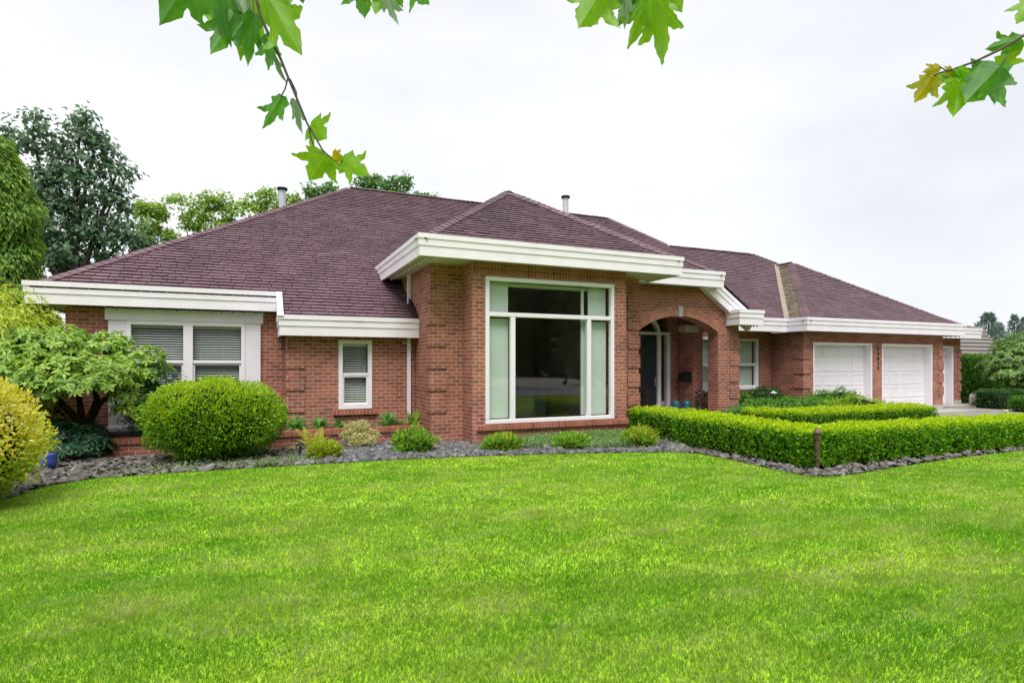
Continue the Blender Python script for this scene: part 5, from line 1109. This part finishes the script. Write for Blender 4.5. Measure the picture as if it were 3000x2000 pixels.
def far_conifer(px, pyt, w_, Y, label, seed, dens=1.0):
    tp = onY(px, pyt, Y); t = thing('conifer_tree', (tp.x, Y, -.05), label, 'tree', 'conifers far beyond the driveway'); ztop = tp.z; s = (tp.x*fwd[0]+Y*fwd[1])/FPX; Rm = w_*s
    n = int(2300*dens); q = rng.random(n); z = ztop-(ztop*.85)*q; layer = .6+.4*np.abs(np.sin(z*2.6+seed)); rad = Rm*(.05+.95*np.minimum(1, q*3.2)**.8)*layer*rng.random(n)**.5; a = rng.uniform(0, 6.283, n)
    P = np.column_stack([tp.x+np.cos(a)*rad, Y+np.sin(a)*rad, z]); N = np.column_stack([np.cos(a), np.sin(a), np.full(n, .8)]); ax = N*.8+np.array([0, 0, -.1])+rdir(n)*.5; Ls = .42*rng.uniform(.6, 1.3, n); V, T = leaves(P, ax, N, Ls, Ls*.4)
    np_mesh('crown', V, T, G_['conifer'], t); mb = MB(); mb.tube([(tp.x, Y, -.1), (tp.x, Y, ztop)], [.22, .02], 6); mb.build('trunk', M['bark'], t)
far_conifer(2895, 920, 42, 42, 'dark blue green conifer behind the grey roof', 1); far_conifer(2972, 925, 20, 46, 'slender thin conifer right of the broader one', 2, .5); far_conifer(3005, 930, 26, 46, 'conifer cut by the right edge of the picture', 3, .6); far_conifer(2918, 955, 40, 44, 'lower bushy conifer between the two taller ones', 4, .6)
# ------------------------------------------------------------------ neighbour's house
def neighbour():
    Y0 = 24.5; t = thing('neighbour_house', (46, 30, 0), 'neighbouring house with a grey tiled hip roof beyond the hedge', 'house')
    c = onY(3010, 1140, Y0); x1 = c.x; zE = c.z; D = 6.5; pk = onY(2872, 957, Y0+D); zR = pk.z; x0 = x1-16; mb = MB(); rows = 16; Yb = Y0+2*D
    for r in range(rows):
        q0, q1 = r/rows, (r+1)/rows; b0 = x1+(pk.x-x1)*q0; b1 = x1+(pk.x-x1)*q1; y0, y1 = Y0+D*q0, Y0+D*q1; z0, z1 = zE+(zR-zE)*q0, zE+(zR-zE)*q1; u0, u1 = Yb-D*q0, Yb-D*q1
        mb.add([(x0, y0, z0+.09), (b0, y0, z0+.09), (b1, y1, z1+.01), (x0, y1, z1+.01)], [(0,1,2,3)]); mb.add([(x0, y0, z0-.03), (b0, y0, z0-.03), (b0, y0, z0+.09), (x0, y0, z0+.09)], [(0,1,2,3)], 1)
        mb.add([(b0, y0, z0+.09), (b0, u0, z0+.09), (b1, u1, z1+.01), (b1, y1, z1+.01)], [(0,1,2,3)]); mb.add([(b0, y0, z0-.03), (b0, u0, z0-.03), (b0, u0, z0+.09), (b0, y0, z0+.09)], [(0,1,2,3)], 1)
        mb.add([(x0, u0, z0+.05), (b0, u0, z0+.05), (b1, u1, z1), (x0, u1, z1)], [(3,2,1,0)])
    ro = mb.build('roof', [M['tile_grey'], M['roof_butt_shadow']], t)
    mb = MB(); mb.box(x0+.2, x1-.6, Y0+.6, Yb-.6, -3, zE-.05); mb.build('wall', M['stucco'], t)
    caps(ro, (x1, Y0, zE+.1), (pk.x, Y0+D, zR+.05), 3, .16, mat='tile_grey')
neighbour()
# dark wood across the street behind the viewer (seen in the panes)
def treeline():
    parts = []
    def one(c, r, k):
        p, n_ = ell_points(420, c, r, .2, .4, seed=k); parts.append(leaves(p, rdir(len(p)), rdir(len(p)), .9, .8)); parts.append(blob(c, r, .2, k, .85))
    for x in np.arange(-60, 90, 3.2):
        if not 16 < x < 21: one((x+rng.uniform(-1, 1), -19+rng.uniform(-2, 2), 5.2), (2.8, 2.4, 5.6), int(x)+100)
    for x in np.arange(8, 70, 4.2): one((x, -48, 7), (3.6, 3, 8.5), int(x)+300)
    V, T, _ = merge(parts); tag(np_mesh('treeline', V, T, G_['treeline']), 'dark wood across the street behind the viewer', 'trees', kind='stuff')
treeline()

# ================================================================== MAPLE OVERHEAD
HALF = [(0, 0), (.10, -.06), (.24, -.05), (.40, .04), (.52, .10), (.44, .17), (.36, .24), (.50, .36), (.56, .46), (.70, .60), (.54, .58), (.44, .585), (.32, .52), (.25, .50), (.235, .58), (.27, .68), (.20, .76), (.13, .86), (.06, .94), (0, 1.04)]
def maple_leaf(bm, uvl, base, tip, width, roll, fold, curl, mi, seed):
    r = random.Random(seed); base, tip = Vector(base), Vector(tip); ax = tip-base; Ln = ax.length; a = ax.normalized(); view = (base-C0).normalized()
    s = a.cross(view).normalized(); s = (Matrix.Rotation(roll, 3, a) @ s); nn = s.cross(a)
    jag = [HALF[0]]
    for (x0, y0), (x1, y1) in zip(HALF[:-1], HALF[1:]):
        d = math.hypot(x1-x0, y1-y0); k = max(1, int(d/.055))
        for i in range(1, k+1):
            q = i/k; x, y = x0+(x1-x0)*q, y0+(y1-y0)*q
            if i < k: ox, oy = (y1-y0)/d, -(x1-x0)/d; h = r.choice((.024, -.006, .016, 0)); x += ox*h; y += oy*h
            jag.append((max(.004 if i < k or (x1, y1) != HALF[-1] else 0, x), y))
    jag[-1] = (0, jag[-1][1])
    for sg in (-1, 1):
        wob = r.uniform(.92, 1.08); t2 = bmesh.new()
        vs = [t2.verts.new((x, y, 0)) for x, y in jag]
        f = t2.faces.new(vs)
        f.normal_update()
        if f.normal.z < 0: f.normal_flip()
        bmesh.ops.triangulate(t2, faces=t2.faces[:], ngon_method='EAR_CLIP')
        for _ in range(2): bmesh.ops.subdivide_edges(t2, edges=[e for e in t2.edges if e.calc_length() > .10], cuts=1, use_grid_fill=True)
        bmesh.ops.triangulate(t2, faces=t2.faces[:]); t2.verts.index_update(); new = []; pr = []
        for v in t2.verts:
            x, y = v.co.x, v.co.y; z = fold*(x-.9*x*x)*1.6+curl*-.45*y*y+.035*math.sin(y*8+seed)*(x+.15)+.09*math.sin(x*7+seed*2+sg)*x-.25*x*x*x
            new.append(bm.verts.new(base+s*(x*sg*width*wob*Ln)+a*(y*Ln)+nn*(z*Ln))); pr.append((x*sg, y))
        for f in t2.faces:
            ids = [v.index for v in f.verts]; ids = ids if sg > 0 else ids[::-1]
            g = bm.faces.new([new[i] for i in ids]); g.material_index = mi; g.smooth = True
            for lp, i in zip(g.loops, ids): lp[uvl].uv = pr[i]
        t2.free()
def maple():
    t = thing('maple_tree', (1.2, -6.0, 0), 'maple tree over the viewer whose leafy branch tips hang into the top of the picture', 'tree')
    mb = MB(); mb.tube([(1.2, -6.0, -.1), (1.1, -5.9, 1.6), (1.0, -5.6, 3.4), (.8, -5.8, 6.5)], [.26, .2, .17, .1], 10); mb.build('trunk', M['bark_grey'], t, smooth=True)
    parts = []
    for c, r in (((1, -7.2, 6.6), (3.6, 2.8, 2.4)), ((-2.2, -7, 5.8), (2.2, 2.0, 1.7)), ((4.2, -7, 5.8), (2.3, 2.0, 1.7))):
        P, N = ell_points(1700, c, r, .2, .6, seed=5); parts.append(leaves(P, rdir(len(P)), N+rdir(len(P))*.6, .28, .26))
    V, T, _ = merge(parts); np_mesh('crown', V, T, G_['treeline'], t)
    cl = [
     ('left', 1.28, [(745, -700), (720, -300), (735, -60), (768, 60), (800, 130), (823, 175), (843, 225), (870, 290), (900, 362), (945, 440), (975, 468), (1005, 472)], .0042,
      [(560, -75, 471, 75, .72, .15, 0, -.06), (625, -95, 674, 138, .42, -.35, 0, .0), (685, 40, 620, 166, .66, .3, 0, .03), (715, 30, 706, 178, .5, .2, 1, .05), (745, 45, 722, 192, .5, -.3, 0, .02), (787, -4, 888, 163, .55, .3, 1, -.02), (785, 100, 790, 209, .5, .4, 0, .04), (787, 108, 838, 247, .26, -.8, 3, .05), (612, -10, 617, 73, .55, .2, 1, .08), (830, -40, 850, 19, .9, .2, 1, .03), (872, -60, 889, 11, 1, .2, 0, 0), (690, -30, 730, 90, .45, .5, 3, .06), (775, -70, 800, 40, .6, -.3, 1, .08), (660, -60, 700, 60, .6, .2, 1, .09), (650, -80, 642, 112, .45, .3, 0, .07), (742, -40, 762, 150, .4, -.2, 1, .06), (590, -70, 596, 52, .5, .2, 1, .1), (820, -60, 815, 60, .5, .4, 0, .1),
       (823, 283, 775, 378, .55, .55, 0, 0), (868, 294, 884, 391, .45, -.7, 3, 0), (908, 368, 962, 409, 1.1, .1, 1, .02), (953, 452, 907, 529, 1.22, .05, 1, 0), (968, 468, 980, 525, .72, .3, 1, .02), (1003, 470, 1083, 514, .72, -.1, 1, 0), (975, 452, 1010, 467, 1.0, .3, 2, -.01)],
      [((843, 230), (835, 262), (823, 283)), ((870, 292), (868, 270), (850, 232)), ((905, 370), (912, 410), (925, 440), (950, 452)), ((745, 45), (740, 0), (735, -60)), ((786, 0), (775, -40), (735, -60))]),
     ('small', 1.5, [(1120, -600), (1100, -250), (1115, -60), (1135, -20)], .004, [(1050, -70, 1070, 54, .9, .3, 0, 0), (1112, -45, 1102, 52, .6, .2, 1, .03), (1128, -35, 1166, 78, .42, -.6, 3, 0), (1150, -40, 1180, 21, .9, .2, 0, .04), (1210, -45, 1258, 14, .9, .1, 0, .02)], []),
     ('middle', 1.25, [(1800, -700), (1860, -300), (1890, -80), (1905, -20)], .0045, [(1765, -35, 1694, 88, 1.05, .15, 1, 0), (1775, -60, 1772, 50, .6, .3, 0, .04), (1832, -12, 1837, 93, .35, .7, 3, .03), (1868, -25, 1810, 77, .7, -.3, 0, .04), (1912, -15, 1946, 188, .52, .3, 1, -.03), (1880, -40, 1862, 70, .5, .2, 0, .05), (1935, -45, 1925, 90, .5, -.2, 0, .06), (1905, -30, 1840, 143, .42, .3, 1, 0), (1925, -5, 1981, 87, .55, -.3, 1, .03), (1950, -50, 1999, 36, .9, .2, 1, .05)], []),
     ('right', 1.5, [(3500, -350), (3200, 0), (3050, 80), (3000, 104), (2930, 146), (2858, 180), (2791, 204), (2760, 212), (2735, 222)], .005, [(2928, 195, 2822, 306, 1.02, .0, 0, -.02), (2925, 192, 2915, 308, .55, .2, 0, .01), (2812, 232, 2795, 345, .82, .2, 1, .02), (2993, 112, 2886, 146, .62, .3, 0, .02), (2930, 192, 3000, 128, .72, .2, 1, .04), (2753, 196, 2701, 213, .55, .3, 2, 0), (2735, 222, 2679, 302, .78, .1, 2, 0), (2748, 214, 2722, 276, .9, .3, 1, .03), (2790, 205, 2762, 216, 1.1, .2, 2, 0), (2803, 204, 2822, 236, 1.0, .5, 0, -.01), (2800, 215, 2765, 250, .6, .4, 1, .01), (3035, -5, 2978, 72, .8, .2, 1, .02)], [((2858, 180), (2852, 195)), ((2930, 192), (2950, 170), (2962, 160)), ((2753, 196), (2765, 203), (2775, 207))]),
    ]
    k = 0
    for nm, D, stem, rad, lv, pet in cl:
        mb = MB(); P = [atD(x, y, D) for x, y in stem]; P = [Vector((1.0, -5.6, 3.5)), Vector((1.0, -5.6, 3.5)).lerp(P[0], .55)+Vector((0, 0, .45))]+P; n = len(P)
        mb.tube(P, [rad*(5 if i == 0 else 2.6 if i == 1 else max(.38, 1.1-.8*i/n)) for i in range(n)], 7)
        for pp in pet: mb.tube([atD(x, y, D) for x, y in pp], .0016, 5)
        br = mb.build('branch', M['bark_grey'] if nm != 'right' else M['bark_grey'], t, smooth=True)
        bm = bmesh.new(); uvl = bm.loops.layers.uv.new('UVMap'); bm_y = bmesh.new(); uvy = bm_y.loops.layers.uv.new('UVMap'); ny = 0
        for bx_, by_, tx, ty, wd, roll, c, dz in lv:
            k += 1; B = (bm_y, uvy) if c == 2 else (bm, uvl); ny += c == 2
            maple_leaf(B[0], B[1], atD(bx_, by_, D+dz), atD(tx, ty, D+dz+.02*((k % 3)-1)), wd, roll, .10+.09*(k % 3), .10+.12*(k % 2), {0: 0, 1: 1, 3: 2, 2: 0}[c], k)
        for b_, mats, lab in ((bm, [G_['maple'], G_['maple_bright'], G_['maple_pale']], None), (bm_y, [G_['maple_yellow']], 'yellowing leaves at the branch tip')):
            if lab and not ny: b_.free(); continue
            bmesh.ops.triangulate(b_, faces=b_.faces[:]); me = bpy.data.meshes.new('foliage'); b_.to_mesh(me); b_.free()
            o = link('foliage', me, mats, br)
            if lab: tag(o, lab)
maple()
